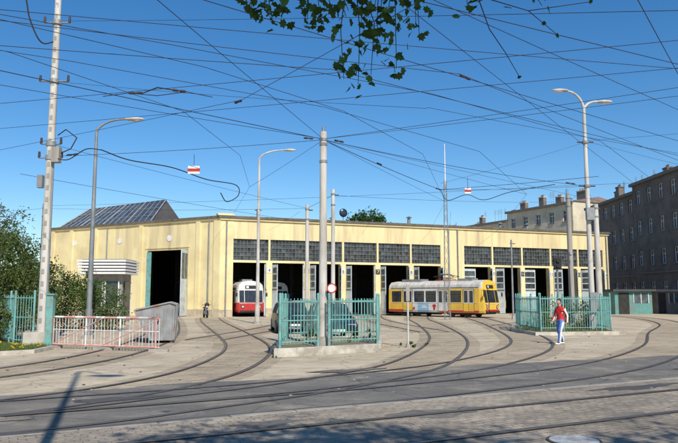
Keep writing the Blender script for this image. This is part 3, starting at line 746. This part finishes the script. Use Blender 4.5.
b=MB(); b.cyl((12.55,38,0),(12.55,38,3.6),.06,.06,M_steelgrey,8); b.box(12.35,12.75,37.8,38.0,3.3,3.9,M_black)
for z in(3.45,3.75): b.cyl((12.55,37.8,z),(12.55,37.72,z),.1,.11,M_black,12)
b.build("tram_signal")

root=empty("parked_motorcycle"); b=MB(); b.M=Matrix.Translation((-10.75,53.6,0))@Matrix.Rotation(math.radians(-68),4,'Z')
for x in(-.65,.65):
    for k in range(18):
        t=TAU*k/18;t2=TAU*(k+1)/18; b.cyl((x+.27*math.cos(t),0,.32+.27*math.sin(t)),(x+.27*math.cos(t2),0,.32+.27*math.sin(t2)),.055,.055,M_black,6)
    b.cyl((x,-.06,.32),(x,.06,.32),.07,.07,M_steelgrey,8)
    for k in range(6): t=TAU*k/6; b.cyl((x,0,.32),(x+.27*math.cos(t),0,.32+.27*math.sin(t)),.01,.01,M_steelgrey,4)
b.tube([(.65,.08,.32),(.42,.08,.95)],.03,M_steelgrey,6); b.tube([(.65,-.08,.32),(.42,-.08,.95)],.03,M_steelgrey,6)
b.tube([(-.65,0,.32),(-.1,0,.4),(.35,0,.8)],.04,M_black,6); b.sph((.15,0,.82),(.3,.17,.15),M_tred,12,8); b.sph((-.35,0,.8),(.38,.16,.08),M_black,12,6); b.sph((0,0,.45),(.22,.18,.2),M_steelgrey,10,7)
b.tube([(.35,-.35,1.05),(.42,0,.98),(.35,.35,1.05)],.02,M_black,6); b.sph((.55,0,.88),(.1,.1,.1),M_chrome,10,6); b.tube([(-.1,.14,.3),(-.8,.16,.36)],.04,M_steelgrey,6)
b.sph((-.35,0,.62),(.25,.1,.14),M_black,10,6); b.sph((.5,0,1.05),(.05,.2,.18),M_black,10,6)
b.build("frame_and_wheels",root)

# ---------------------------------------------------------------- pedestrian
def pedestrian(x,y,ang):
    root=empty("pedestrian")
    V=[];R=[];Eg=[];tag=[]
    def J(p,r,par=None,tg='j',seg=None):
        V.append(p);R.append(r); 
        if par is not None: Eg.append((par,len(V)-1)); tag.append(tg)
        return len(V)-1
    pel=J((0,0,.90),.135)
    wst=J((0,0,1.04),.125,pel,'j'); ch=J((.01,0,1.22),.145,wst,'j'); ub=J((.01,0,1.34),.12,ch,'j'); nb=J((.02,0,1.42),.06,ub,'j'); nk=J((.035,0,1.48),.05,nb,'s'); J((.04,0,1.53),.05,nk,'s')
    hands=[]
    for sg,el,wr in((-1,(.05,-.235,1.08),(.20,-.20,.90)),(1,(-.10,.24,1.09),(-.06,.25,.84))):
        sh=J((.0,sg*.165,1.35),.070,ub,'j'); e=J(el,.056,sh,'a'); wv=J(wr,.038,e,'a')
        d=(Vector(wr)-Vector(el)).normalized(); pm=Vector(wr)+d*.06
        J(tuple(pm),.028,wv,'s'); hands.append((Vector(wr),d,sg))
    for sg,kn,an,to in((1,(.15,.09,.48),(.20,.09,.09),(.36,.10,.045)),(-1,(.02,-.09,.47),(-.19,-.09,.13),(-.06,-.10,.045))):
        hp=J((0,sg*.085,.86),.108,pel,'t'); k=J(kn,.080,hp,'t'); cf=J(tuple((Vector(kn)+Vector(an))*.5+Vector((-.02,0,.04))),.076,k,'t'); a=J(an,.060,cf,'t'); J(to,.035,a,'b')
    me=bpy.data.meshes.new("figure"); me.from_pydata(V,Eg,[]); o=bpy.data.objects.new("figure_src",me); scn.collection.objects.link(o)
    sk=o.modifiers.new("skin","SKIN"); 
    for i,sv in enumerate(me.skin_vertices[0].data): sv.radius=(R[i],R[i]); sv.use_root=(i==0)
    sk.use_smooth_shade=True
    sb=o.modifiers.new("sub","SUBSURF"); sb.levels=2; sb.render_levels=2
    dg=bpy.context.evaluated_depsgraph_get(); dg.update()
    ev=bpy.data.meshes.new_from_object(o.evaluated_get(dg)); bpy.data.objects.remove(o)
    ms=[M_jac,M_trou,M_skin,M_black,M_white]
    ev.materials.clear()
    for m in ms: ev.materials.append(m)
    def dseg(p,a,b_):
        a=Vector(a);b_=Vector(b_);t=max(0,min(1,(p-a).dot(b_-a)/(b_-a).length_squared)); return (p-(a+(b_-a)*t)).length
    for p in ev.polygons:
        c=Vector(p.center); k=min(range(len(Eg)),key=lambda i:dseg(c,V[Eg[i][0]],V[Eg[i][1]])-.4*R[Eg[i][1]]); tg=tag[k]
        mi={'j':0,'a':0,'t':1,'s':2,'b':3}[tg]
        if tg in 'ja' and c.z<.93 and abs(c.y)<.17: mi=1
        if tg in 't' and c.z>.93: mi=0
        if tg=='a' and abs(p.normal.y)>.75: mi=4
        if tg=='t' and abs(p.normal.y)>.9 and c.z<.85: mi=4
        p.material_index=mi; p.use_smooth=True
    fo=bpy.data.objects.new("body",ev); scn.collection.objects.link(fo); fo.parent=root
    b=MB()
    def hf(d):
        v=Vector(d)
        if v.z<-.2: v.x=v.x*.95+.05; v.y*=1+.45*(v.z+.2)
        return v
    b.sph((.055,0,1.60),(.092,.074,.115),M_skin,18,14,hf)
    b.cyl((.135,0,1.62),(.168,0,1.585),.008,.016,M_skin,8); b.sph((.16,0,1.583),(.014,.016,.011),M_skin,8,6)
    for sg in(-1,1):
        b.sph((.133,sg*.03,1.612),(.011,.014,.009),M_white,8,6); b.sph((.142,sg*.03,1.612),(.005,.006,.006),M_black,6,5); b.sph((.045,sg*.076,1.598),(.02,.01,.03),M_skin,8,6)
        b.box(.136,.143,sg*.03-.017,sg*.03+.017,1.632,1.638,M_hair)
    b.sph((.136,0,1.545),(.01,.026,.006),M_red,8,5)
    def hr(d):
        v=Vector(d)
        if v.x>.35 and v.z<.45: v=v*.82
        if v.z<-.5: v=v*.85
        return v
    b.sph((.038,0,1.625),(.103,.086,.112),M_hair,18,12,hr)
    b.cyl((.018,0,1.40),(.028,0,1.46),.078,.066,M_jac,14,False)
    for wr,d,sg in hands:
        side=Vector((1,0,0)) if abs(d.x)<.5 else Vector((.4,0,.9)); side=(side-d*side.dot(d)).normalized(); nrm=d.cross(side)
        base=wr+d*.085
        for k in range(4):
            s0=base+side*((k-1.5)*.019); ln=(.058,.070,.066,.05)[k]
            p1=s0+d*ln*.5+nrm*sg*.004; p2=p1+d*ln*.3+nrm*(-sg)*.014; p3=p2+d*ln*.18+nrm*(-sg)*.014
            b.tube([s0-d*.02,p1,p2,p3],.0095,M_skin,6,.007)
        t0=wr+d*.03+side*.022; b.tube([t0,t0+side*.022+d*.022,t0+side*.028+d*.05],.011,M_skin,6,.008)
    b.build("head_and_hands",root)
    sh=MB()
    for a,t in(((.20,.09,.06),(.36,.10,.04)),((-.19,-.09,.09),(-.06,-.10,.03))):
        a=Vector(a);t=Vector(t);m_=(a+t)/2; sh.sph((m_.x,m_.y,m_.z-.005),(.14,.05,.045),M_white,14,8)
    sh.build("shoes",root)
    root.location=(x,y,0.0); root.rotation_euler=(0,0,ang); root.scale=(.94,.94,.94)
    return root
pedestrian(7.95,23.9,math.radians(208))

# ---------------------------------------------------------------- foliage
def foliage(name,clumps,n,size,m,parent=None,m2=None,ground=False,spread=.55,per=45):
    rs=np.random.RandomState(len(name)+n)
    vol=np.array([c[3]*c[4]*c[5] for c in clumps]); pr=vol/vol.sum()
    nsub=max(8,n//per)
    sub=[]
    for _ in range(nsub):
        c=clumps[rs.choice(len(clumps),p=pr)]
        d=rs.normal(size=3); d/=np.linalg.norm(d); r=rs.uniform(.35,1.0)**.5
        sub.append((np.array(c[:3])+d*np.array(c[3:])*r, min(c[3:])*rs.uniform(.18,.4)))
    idx=rs.randint(0,nsub,n)
    cen=np.array([s[0] for s in sub])[idx]; rad=np.array([s[1] for s in sub])[idx]
    P=cen+rs.normal(size=(n,3))*rad[:,None]*spread
    if ground: P[:,2]=np.abs(P[:,2])+.02
    a=rs.normal(size=(n,3)); a/=np.linalg.norm(a,axis=1)[:,None]
    b_=rs.normal(size=(n,3)); b_-=a*(a*b_).sum(1)[:,None]; b_/=np.linalg.norm(b_,axis=1)[:,None]
    s=size*rs.uniform(.6,1.3,n)[:,None]
    V=np.stack([P-a*s*.6,P+b_*s*.33,P+a*s*.6,P-b_*s*.33],1).reshape(-1,3)
    F=np.arange(n*4).reshape(n,4)
    me=bpy.data.meshes.new(name); me.from_pydata(V.tolist(),[],F.tolist()); me.materials.append(m)
    if m2: 
        me.materials.append(m2); me.polygons.foreach_set("material_index",(rs.rand(n)<.35).astype(int))
    me.update(); o=bpy.data.objects.new(name,me); scn.collection.objects.link(o)
    if parent:o.parent=parent
    return o
def limbs(b,base,top,r,nb,clumps,m=M_bark):
    base=Vector(base);top=Vector(top); pts=[base.lerp(top,t)+Vector((random.uniform(-.1,.1),random.uniform(-.1,.1),0))*(t*(1-t)*4) for t in(0,.2,.4,.6,.8,1)]
    b.tube(pts,r,m,10,r*.35)
    for i in range(nb):
        c=random.choice(clumps); t=random.uniform(.3,.95); s=base.lerp(top,t)
        e=Vector(c[:3])+Vector([random.uniform(-.8,.8)*q for q in c[3:]]); md=s.lerp(e,.5)+Vector((0,0,-.15*(e-s).length*random.random()))
        b.tube([s,md,e],r*.35*(1-t*.5),m,6,.01)
def tree(name,x,y,h,clumps,n,size,m,r=.15,nb=14,m2=None):
    root=empty(name); b=MB(); limbs(b,(x,y,0),(x+random.uniform(-.3,.3),y,h*.85),r,nb,clumps); b.build("trunk_and_limbs",root)
    foliage("crown",clumps,n,size,m,root,m2=m2)
    return root
def shrub(name,clumps,n,size,m,m2=None,stems=14):
    root=empty(name); b=MB()
    for i in range(stems):
        c=random.choice(clumps); e=Vector(c[:3])+Vector([random.uniform(-.9,.9)*q for q in c[3:]]); e.z=max(e.z,.5)
        s=Vector((c[0]+random.uniform(-.4,.4)*c[3],c[1]+random.uniform(-.3,.3)*c[4],0)); b.tube([s,s.lerp(e,.5)+Vector((random.uniform(-.1,.1),0,.1)),e],.025,M_twig,5,.006)
    if stems: b.build("stems",root)
    foliage("leaves",clumps,n,size,m,root,m2=m2,ground=True); return root
shrub("lilac_bush",[(-13.0,25.2,1.5,1.3,1.2,1.5),(-12.3,24.6,1.4,.9,.9,1.4),(-12.7,25.2,2.8,1.2,.9,1.3),(-14.4,25.4,2.0,1.3,1.2,1.9),(-12.4,23.6,.8,.8,.6,.8),(-13.3,25.6,3.7,1.1,.8,1.0),(-11.6,25.6,2.1,.8,.7,1.3),(-12.2,25.4,3.2,.7,.7,.9)],33000,.075,M_bush,M_bush2,46)
shrub("lilac_bush",[(-13.6,34,1.3,1.4,1.2,1.4),(-12.0,33.6,1.2,1.2,1,1.2),(-14.6,34.2,1.7,1.2,1,1.6),(-12.8,34,2.1,1.0,.8,.9),(-11.4,33.2,.9,.8,.8,.9),(-15.9,34,1.8,1.3,1,1.8)],19000,.09,M_bush,None,20)
shrub("island_shrub",[(9.6,32,.6,.6,.8,.5),(10.8,33.5,.7,.8,.8,.7),(11.9,33,.8,.8,.9,.7),(12.9,34,.6,.5,.6,.6)],4500,.08,M_bush,M_bush2,14)
shrub("island_weeds",[(-1.0,23.2,.35,.5,.5,.18),(.9,23.5,.35,.4,.6,.18),(.2,22,.33,.5,.5,.1)],500,.06,M_bush,M_bush2,3)
shrub("roadside_weeds",[(2.4,22.5,.08,.5,.25,.08),(3.0,22.8,.05,.3,.2,.05),(-1.9,18.7,.04,.3,.1,.05)],600,.05,M_bush2,M_bush,0)
tree("ash_tree",-15.6,29,7.5,[(-16,29,4.6,1.5,1.3,1.6),(-14.6,29,5.0,.9,.9,.9),(-17.2,29.5,5.2,1.3,1,1.4)],2600,.10,M_bush2,.11,34,M_bush)
tree("maple_tree",4.6,107,16,[(4.6,107,12,3.4,3,3.4),(3.4,107,14,1.8,1.5,1.5),(6.2,107,13.3,1.8,1.5,1.5)],6000,.35,M_leaf,.3,12)
cl=[(random.uniform(-75,-34),random.uniform(80,100),random.uniform(2.5,6.5),random.uniform(3,5),3,random.uniform(2.5,4)) for _ in range(26)]
root=empty("background_trees"); foliage("crowns",cl,16000,.55,M_bush,root,m2=M_bush2,ground=True)
b=MB()
for c in cl: b.tube([(c[0],c[1],0),(c[0]+.2,c[1],c[2])],.2,M_bark,6,.08)
b.build("trunks",root)
cl=[(random.uniform(44,90),random.uniform(100,125),random.uniform(3,7),4,3,3.5) for _ in range(18)]
root=empty("background_trees"); foliage("crowns",cl,8000,.6,M_bush,root,ground=True)

def grass(name,poly,n,h,flowers=0):
    b=MB(); xs=[p[0] for p in poly];ys=[p[1] for p in poly]
    def inside(x,y):
        c=False;j=len(poly)-1
        for i in range(len(poly)):
            xi,yi=poly[i];xj,yj=poly[j]
            if (yi>y)!=(yj>y) and x<(xj-xi)*(y-yi)/(yj-yi)+xi: c=not c
            j=i
        return c
    vs=[];fs=[]
    while len(fs)<n:
        x=random.uniform(min(xs),max(xs));y=random.uniform(min(ys),max(ys))
        if not inside(x,y) or (math.sin(x*3.1)+math.sin(y*4.3+x)+random.uniform(-1.4,1.8))<-.3: continue
        a=random.uniform(0,TAU);hh=h*random.uniform(.4,1.3);w_=.012;lx=math.cos(a+1)*hh*.4;ly=math.sin(a+1)*hh*.4
        k=len(vs); vs+=[(x-math.cos(a)*w_,y-math.sin(a)*w_,0),(x+math.cos(a)*w_,y+math.sin(a)*w_,0),(x+lx,y+ly,hh)]; fs.append((k,k+1,k+2))
    b.add(vs,fs,M_grass)
    for i in range(flowers):
        x=random.uniform(min(xs),max(xs));y=random.uniform(min(ys),max(ys))
        if inside(x,y): b.cyl((x,y,h*.9),(x,y,h*.9+.02),.03,.035,M_dand,6)
    return b.build(name)
sheet("grass_verge",[(-22,18.2),(-10.3,19.2),(-9.3,20.2),(-9.4,21.8),(-22,24.5)],.010,mat("verge_soil",(.16,.15,.06),(.24,.2,.12),rough=.95,scale=3))
grass("verge_grass",[(-18,18.5),(-10.4,19.3),(-9.4,20.3),(-9.5,22.6),(-18,25)],28000,.17,520)
grass("island_grass",[(8.8,29.6),(12.4,30.2),(13.3,35.2),(9.8,36.5),(8.8,33)],3500,.3)
kb=MB()
P=[Vector((-22,18.05)),Vector((-10.2,19.05)),Vector((-9.15,20.1)),Vector((-9.25,21.7))]
for i in range(3):
    p,q=P[i],P[i+1];dd=(q-p);Ln=dd.length;k=int(Ln);dd.normalize();nn=Vector((-dd.y,dd.x))*.13
    for j in range(k):
        a=p+dd*(j*Ln/k+.01);c=p+dd*((j+1)*Ln/k-.01); kb.prism([tuple(a),tuple(c),tuple(c+nn),tuple(a+nn)],0,.11+random.uniform(0,.01),M_kerb)
kb.build("verge_kerb")
b=MB()
for i in range(420):
    x=random.uniform(-14,16);y=random.uniform(11,40);s=random.uniform(.008,.03); b.sph((x,y,s*.4),(s*1.4,s,s*.6),M_conc2 if i%3 else M_bark,6,4)
b.build("gravel_scatter")

# ---------------------------------------------------------------- overhanging street tree
def leafshape():
    pts=[(0,1.0),(20,.68),(42,.88),(62,.55),(95,.74),(125,.46),(160,.48),(180,.3)]
    full=[(math.radians(a),r) for a,r in pts]+[(-math.radians(a),r) for a,r in pts[::-1][1:-1]]
    return [(r*math.cos(a),r*math.sin(a)) for a,r in full]
LS=leafshape()
ot=empty("street_tree")
cr=[(2.9,-.9,8.6,1.6,1.0,.9),(2.2,-1.4,8.8,1.5,1.0,.9),(1.5,-3.0,8.8,1.4,1.6,1.3),(4.6,-3.4,9.2,2.0,1.6,1.5),(7.1,-.9,8.6,1.2,1.0,.9),(7.9,-1.8,8.4,1.3,1.2,1.0),(9.2,-3.0,7.8,1.6,1.8,1.3),(4.8,-4.8,11,2,2,1.3)]
b=MB(); limbs(b,(4.9,-4.4,0),(4.7,-4.4,10),.28,26,cr)
limbm=[(4.7,-4.2,4.2),(3.6,-2.2,4.9),(2.2,.2,4.9),(1.2,2.2,4.6),(.5,3.5,4.35),(-.3,4.1,4.2),(-.7,4.3,4.0)]
b.tube([Vector(p) for p in limbm],.09,M_bark,8,.014)
tips=[(-.47,4.0,3.52),(-.36,4.05,3.5),(-.42,4.0,3.42),(-.55,4.0,3.5),(-.12,4.0,3.47),(-.04,3.95,3.42),(-.2,4.0,3.44),(.06,4,3.5),(.14,4,3.42),(.22,4,3.5),(.26,4.0,3.36),(.30,4,3.44),(.24,4,3.2),(.12,4,3.02),(.03,4.02,3.06),(.36,4,3.12),(.20,4,3.08),(.50,3.95,3.33),(.48,3.95,3.4),(-.24,4,3.56),(.34,4,3.56),(.02,4,3.58),(.82,4,3.50),(.70,4,3.57),(1.32,4.1,3.58),(1.02,4.0,3.58),(-.5,4.05,3.64),(.42,4,3.62),(.12,3.9,3.6),(-.15,3.9,3.62)]
lim=[Vector(p) for p in limbm]
leaves=MB()
def addleaf(c,s):
    q=Quaternion((random.gauss(0,1),random.gauss(0,1),random.gauss(0,1),random.gauss(0,1))).normalized()
    vs=[]
    for x,y in LS:
        v=q@Vector((x*s,y*s,-.25*s*abs(y))); vs.append(Vector(c)+v)
    ctr=q@Vector((.1*s,0,.0)); vs.append(Vector(c)+ctr); n=len(LS)
    leaves.add(vs,[(i,(i+1)%n,n) for i in range(n)],M_leaf)
for i,t in enumerate(tips):
    t=Vector(t); s=min([lim[3+j].lerp(lim[4+j],k/6) for k in range(7) for j in range(3)],key=lambda v:(v-t).length+abs(v.x-t.x)*.6)
    m1=s.lerp(t,.4)+Vector((random.uniform(-.09,.09),0,.04)); m2_=s.lerp(t,.75)+Vector((random.uniform(-.06,.06),0,.02))
    b.tube([s,m1,m2_,t],.0055,M_twig,5,.002)
    nl=15 if i<22 else 8
    for k in range(nl):
        f=random.uniform(.65,1.05); c=m2_.lerp(t,max(0,(f-.65)/.35))+Vector((random.gauss(0,.045),random.gauss(0,.07),random.gauss(0,.032)))
        addleaf(c,random.uniform(.032,.048))
b.tube([(.86,4,4.0),(.88,4,3.6),(.95,4,3.38),(1.05,4,3.22),(1.13,4,3.07)],.0045,M_twig,5,.002)
b.tube([(.88,4,3.6),(1.2,4,3.5),(1.38,4,3.34)],.0035,M_twig,5,.002)
b.tube([(1.2,4,3.5),(1.6,4,3.56)],.003,M_twig,5,.002)
b.tube([(.5,3.5,4.35),(.86,4,4.0)],.008,M_twig,5,.005)
for c in((1.13,4,3.07),(1.38,4,3.34),(1.6,4,3.56),(1.3,4,3.42)): addleaf(c,.022); addleaf(c,.018)
b.build("trunk_and_limbs",ot); leaves.build("hanging_leaves",ot)
foliage("crown",cr,14000,.15,M_leaf,ot,spread=.8)

# ---------------------------------------------------------------- overhead wires
wires=empty("overhead_wires")
WS=.85
def wire(p,q,r=.008,sag=.15,ext=(0,0),name="wire"):
    sag*=.5
    p=Vector(p);q=Vector(q);d=q-p; p2=p-d*ext[0]; q2=q+d*ext[1]
    cu=bpy.data.curves.new(name,"CURVE"); cu.dimensions='3D'; cu.bevel_depth=r*WS; cu.bevel_resolution=1
    sp=cu.splines.new('POLY'); n=14; sp.points.add(n)
    for i in range(n+1):
        t=i/n; v=p2.lerp(q2,t); v.z-=sag*4*t*(1-t)-sag*.6*(1 if (ext[0] or ext[1]) else 0); sp.points[i].co=(*v,1)
    cu.materials.append(M_wire); o=bpy.data.objects.new(name,cu); scn.collection.objects.link(o); o.parent=wires
def cable(pts,r=.02):
    cu=bpy.data.curves.new("feeder_cable","CURVE"); cu.dimensions='3D'; cu.bevel_depth=r*WS; cu.bevel_resolution=1
    pa=[]; P=[Vector(p) for p in pts]; P=[P[0]*2-P[1]]+P+[P[-1]*2-P[-2]]
    for i in range(1,len(P)-2):
        for k in range(8):
            t=k/8;a,b2,c,d=P[i-1:i+3]; pa.append(.5*((2*b2)+(-a+c)*t+(2*a-5*b2+4*c-d)*t*t+(-a+3*b2-3*c+d)*t**3))
    pa.append(P[-2]); sp=cu.splines.new('POLY'); sp.points.add(len(pa)-1)
    for i,v in enumerate(pa): sp.points[i].co=(*v,1)
    cu.materials.append(M_wire); o=bpy.data.objects.new("feeder_cable",cu); scn.collection.objects.link(o); o.parent=wires
CP=(-.49,20.3,6.6); LP=(-10.25,23,6.65); RP=(12.2,32,9.3); RP2=(12.2,32,7.1)
wire((-5.7,10.6,6.5),(7.2,13.5,6.5),.007,.1,(.5,.5))
wire((-6.3,11.7,6.8),(2.8,14.8,6.8),.008,.1,(.6,0)); wire((2.8,14.8,6.8),(12.7,24.3,6.8),.008,.1,(0,.5))
wire((-10.25,23,11.6),(5.8,10.8,6.6),.007,.2,(0,.6))
wire((-6.5,12.2,6.5),(-.2,13.6,6.5),.008,.05,(.6,0)); wire((-.2,13.6,6.5),(11.6,22.1,6.5),.008,.1,(0,.6))
wire((-7.5,14.2,6.7),CP,.012,.05,(.7,0)); wire((-7.6,14.4,6.45),CP,.008,.1,(.7,0))
wire((-8.3,15.7,6.4),(6.2,11.7,6.4),.007,.1,(.4,.5))
wire((-9,18.3,6.5),(6.9,13.2,6.4),.007,.1,(.4,.5))
wire((-10.25,23,9.4),(2.5,18.2,7),.007,.15); wire((2.5,18.2,7),(11.5,23.4,7),.007,.1,(0,.6))
wire(LP,CP,.009,.12); wire(CP,(6.8,17.4,7.0),.008,.1,(0,1.2)); wire((-3,10.5,6.6),CP,.008,.05,(.8,0)); wire(CP,(8.3,15.7,6.6),.007,.1,(0,.6))
wire(CP,RP2,.011,.3); wire((-11.9,26.9,6.5),(-4.7,38.7,6.5),.010,.1,(.1,.3)); wire((-10.25,23,7.1),(-1.7,35,6.4),.008,.1)
wire((-6,36,7),RP2,.008,.25,(.6,0)); wire((1,10.3,6.5),(8.3,21.3,6.5),.007,.1,(.6,.9)); wire((1.6,10.3,6.5),(8.8,16.6,6.5),.007,.1,(.5,.8))
wire((4.9,10.3,6.5),(7.4,13.9,6.5),.009,.05,(1,1.5)); wire((-11.2,21.3,6.5),(-2.4,15.8,6.5),.007,.05,(.5,0)); wire((-2.4,15.8,6.5),(1.3,10.3,6.5),.007,.05,(0,.8))
wire((-2.2,10,6.4),(10.2,19.5,6.4),.008,.1,(.5,.8)); wire(CP,(4.7,30.1,6.6),.013,.1); wire((4.7,30.1,6.6),(9.3,27.5,6.6),.012,.05,(0,.3)); wire((4.7,30.1,6.6),RP2,.01,.1)
wire(RP,(20,22,8),.007,.2,(0,1)); wire(RP,(4.7,30.1,6.9),.007,.1); wire(RP2,(20,27,6.8),.008,.2,(0,1)); wire(RP,(25,36,7.5),.007,.2,(0,.5)); wire(RP2,(15.8,45,8.2),.007,.1); wire(RP2,(16.5,42,7.2),.007,.1)
wire((-1.7,35,6.4),(-.3,33,6.8),.01,0); wire((-.3,33,6.8),(15.8,45,8.2),.009,.3); wire((-1.7,35,6.4),(-18.5,41,7.2),.009,.2); wire((-18.5,41,7.2),(-33,46,7.2),.009,.2)
for i in (0,2,3,5):
    p=yard_tracks[i]
    for k in range(0,len(p)-1): wire((*p[k],5.6),(*p[k+1],5.6),.006,0)
    k=3; wire((*p[k],5.6),CP,.006,.05)
for q in(7.3,4.3):
    a=sq(-120,q);b2=sq(120,q); wire((a[0],a[1],5.8),(b2[0],b2[1],5.8),.007,.0)
for sgn,(x,y) in enumerate(((2,58),(-6,55),(10,60),(20,62))): wire((x,y,7.2),(x*.55+1,38,6.6),.007,.2)
cable([(-7.5,20.4,6.3),(-6.8,21,6.1),(-5.8,22.5,6.15),(-4.9,24,6.0),(-4.1,25.8,6.1),(-4.0,25.9,5.7),(-4.4,25.6,5.4),(-4.6,25.3,5.7)],.022)
cable([LP,(-9.4,22.4,6.4),(-8.3,21.2,6.5),(-7.5,20.4,6.3)],.02)
cable([(-10.25,23,10.9),(-10.6,22.6,10.7),(-10.9,22.3,11.4),(-11.2,22,12.6),(-12.5,21,14)],.03)
cable([(4.7,30.1,6.6),(5.0,30,6.1),(5.8,29.6,6.3),(6.5,29.2,6.0),(7.6,28.8,6.3),(9.3,28,6.5)],.018)
b=MB()
def ins(p,q,r=.035):
    p=Vector(p);q=Vector(q); b.cyl(p,q,.018,.018,M_ins,6); d=q-p
    b.cyl(p+d*.1,p+d*.42,r,r*.8,M_ins,8); b.cyl(p+d*.58,p+d*.9,r*.8,r,M_ins,8)
for p,q in(((-5.0,15.2,6.5),(-4.65,15.2,6.5)),((-3.95,15.1,6.55),(-3.6,15.1,6.5)),((-1.1,20.05,6.6),(-.8,20.15,6.6)),((-.15,20.45,6.62),(.15,20.7,6.62)),((1.4,23.9,6.6),(1.6,24.3,6.6)),((4.4,29.6,6.6),(4.7,30.1,6.6)),((10.8,31,7.1),(11.4,31.4,7.1)),((-9.6,22.8,6.65),(-9.1,22.6,6.65)),((2.8,14.8,6.8),(3.1,15.1,6.8)),((-2.6,16.0,6.5),(-2.4,15.8,6.5))): ins(p,q)
b.tube([(-4.65,15.2,6.5),(-4.3,15.15,6.62),(-3.95,15.1,6.55)],.015,M_wire,5); b.tube([(-5.6,15.2,6.42),(-5.0,15.2,6.5),(-4.3,15.15,6.42),(-3.6,15.1,6.5),(-3.0,15.2,6.4)],.010,M_wire,5)
b.build("insulators",wires)

# ---------------------------------------------------------------- light, sky, camera
az=Vector((-.33,.97)).normalized(); el=math.radians(43)
tr=Vector((az.x*math.cos(el),az.y*math.cos(el),-math.sin(el)))
sl=bpy.data.lights.new("sun","SUN"); sl.energy=5.0; sl.angle=math.radians(.5); sl.color=(1,.94,.84)
so=bpy.data.objects.new("sun",sl); so.rotation_euler=tr.to_track_quat('-Z','Y').to_euler(); scn.collection.objects.link(so)
wd=bpy.data.worlds.new("World"); scn.world=wd; wd.use_nodes=True; nt=wd.node_tree
sky=nt.nodes.new("ShaderNodeTexSky"); sky.sky_type='NISHITA'; sky.sun_disc=False; sky.sun_elevation=el; sky.sun_rotation=math.atan2(-tr.x,-tr.y)
sky.air_density=1.0; sky.dust_density=.2; sky.ozone_density=4.0
hs=nt.nodes.new("ShaderNodeHueSaturation"); hs.inputs["Saturation"].default_value=1.28; hs.inputs["Value"].default_value=1.2
nt.links.new(sky.outputs[0],hs.inputs["Color"])
nt.links.new(hs.outputs[0],nt.nodes["Background"].inputs[0]); nt.nodes["Background"].inputs[1].default_value=.11
cam=bpy.data.cameras.new("camera"); cam.sensor_width=36; cam.lens=659/678*36; cam.clip_end=5000; cam.clip_start=.05
co=bpy.data.objects.new("camera",cam); co.location=(0,0,1.7); co.rotation_euler=(math.radians(96.5),0,0); scn.collection.objects.link(co); scn.camera=co
scn.view_settings.view_transform='Standard'; scn.view_settings.look='None'; scn.view_settings.exposure=0
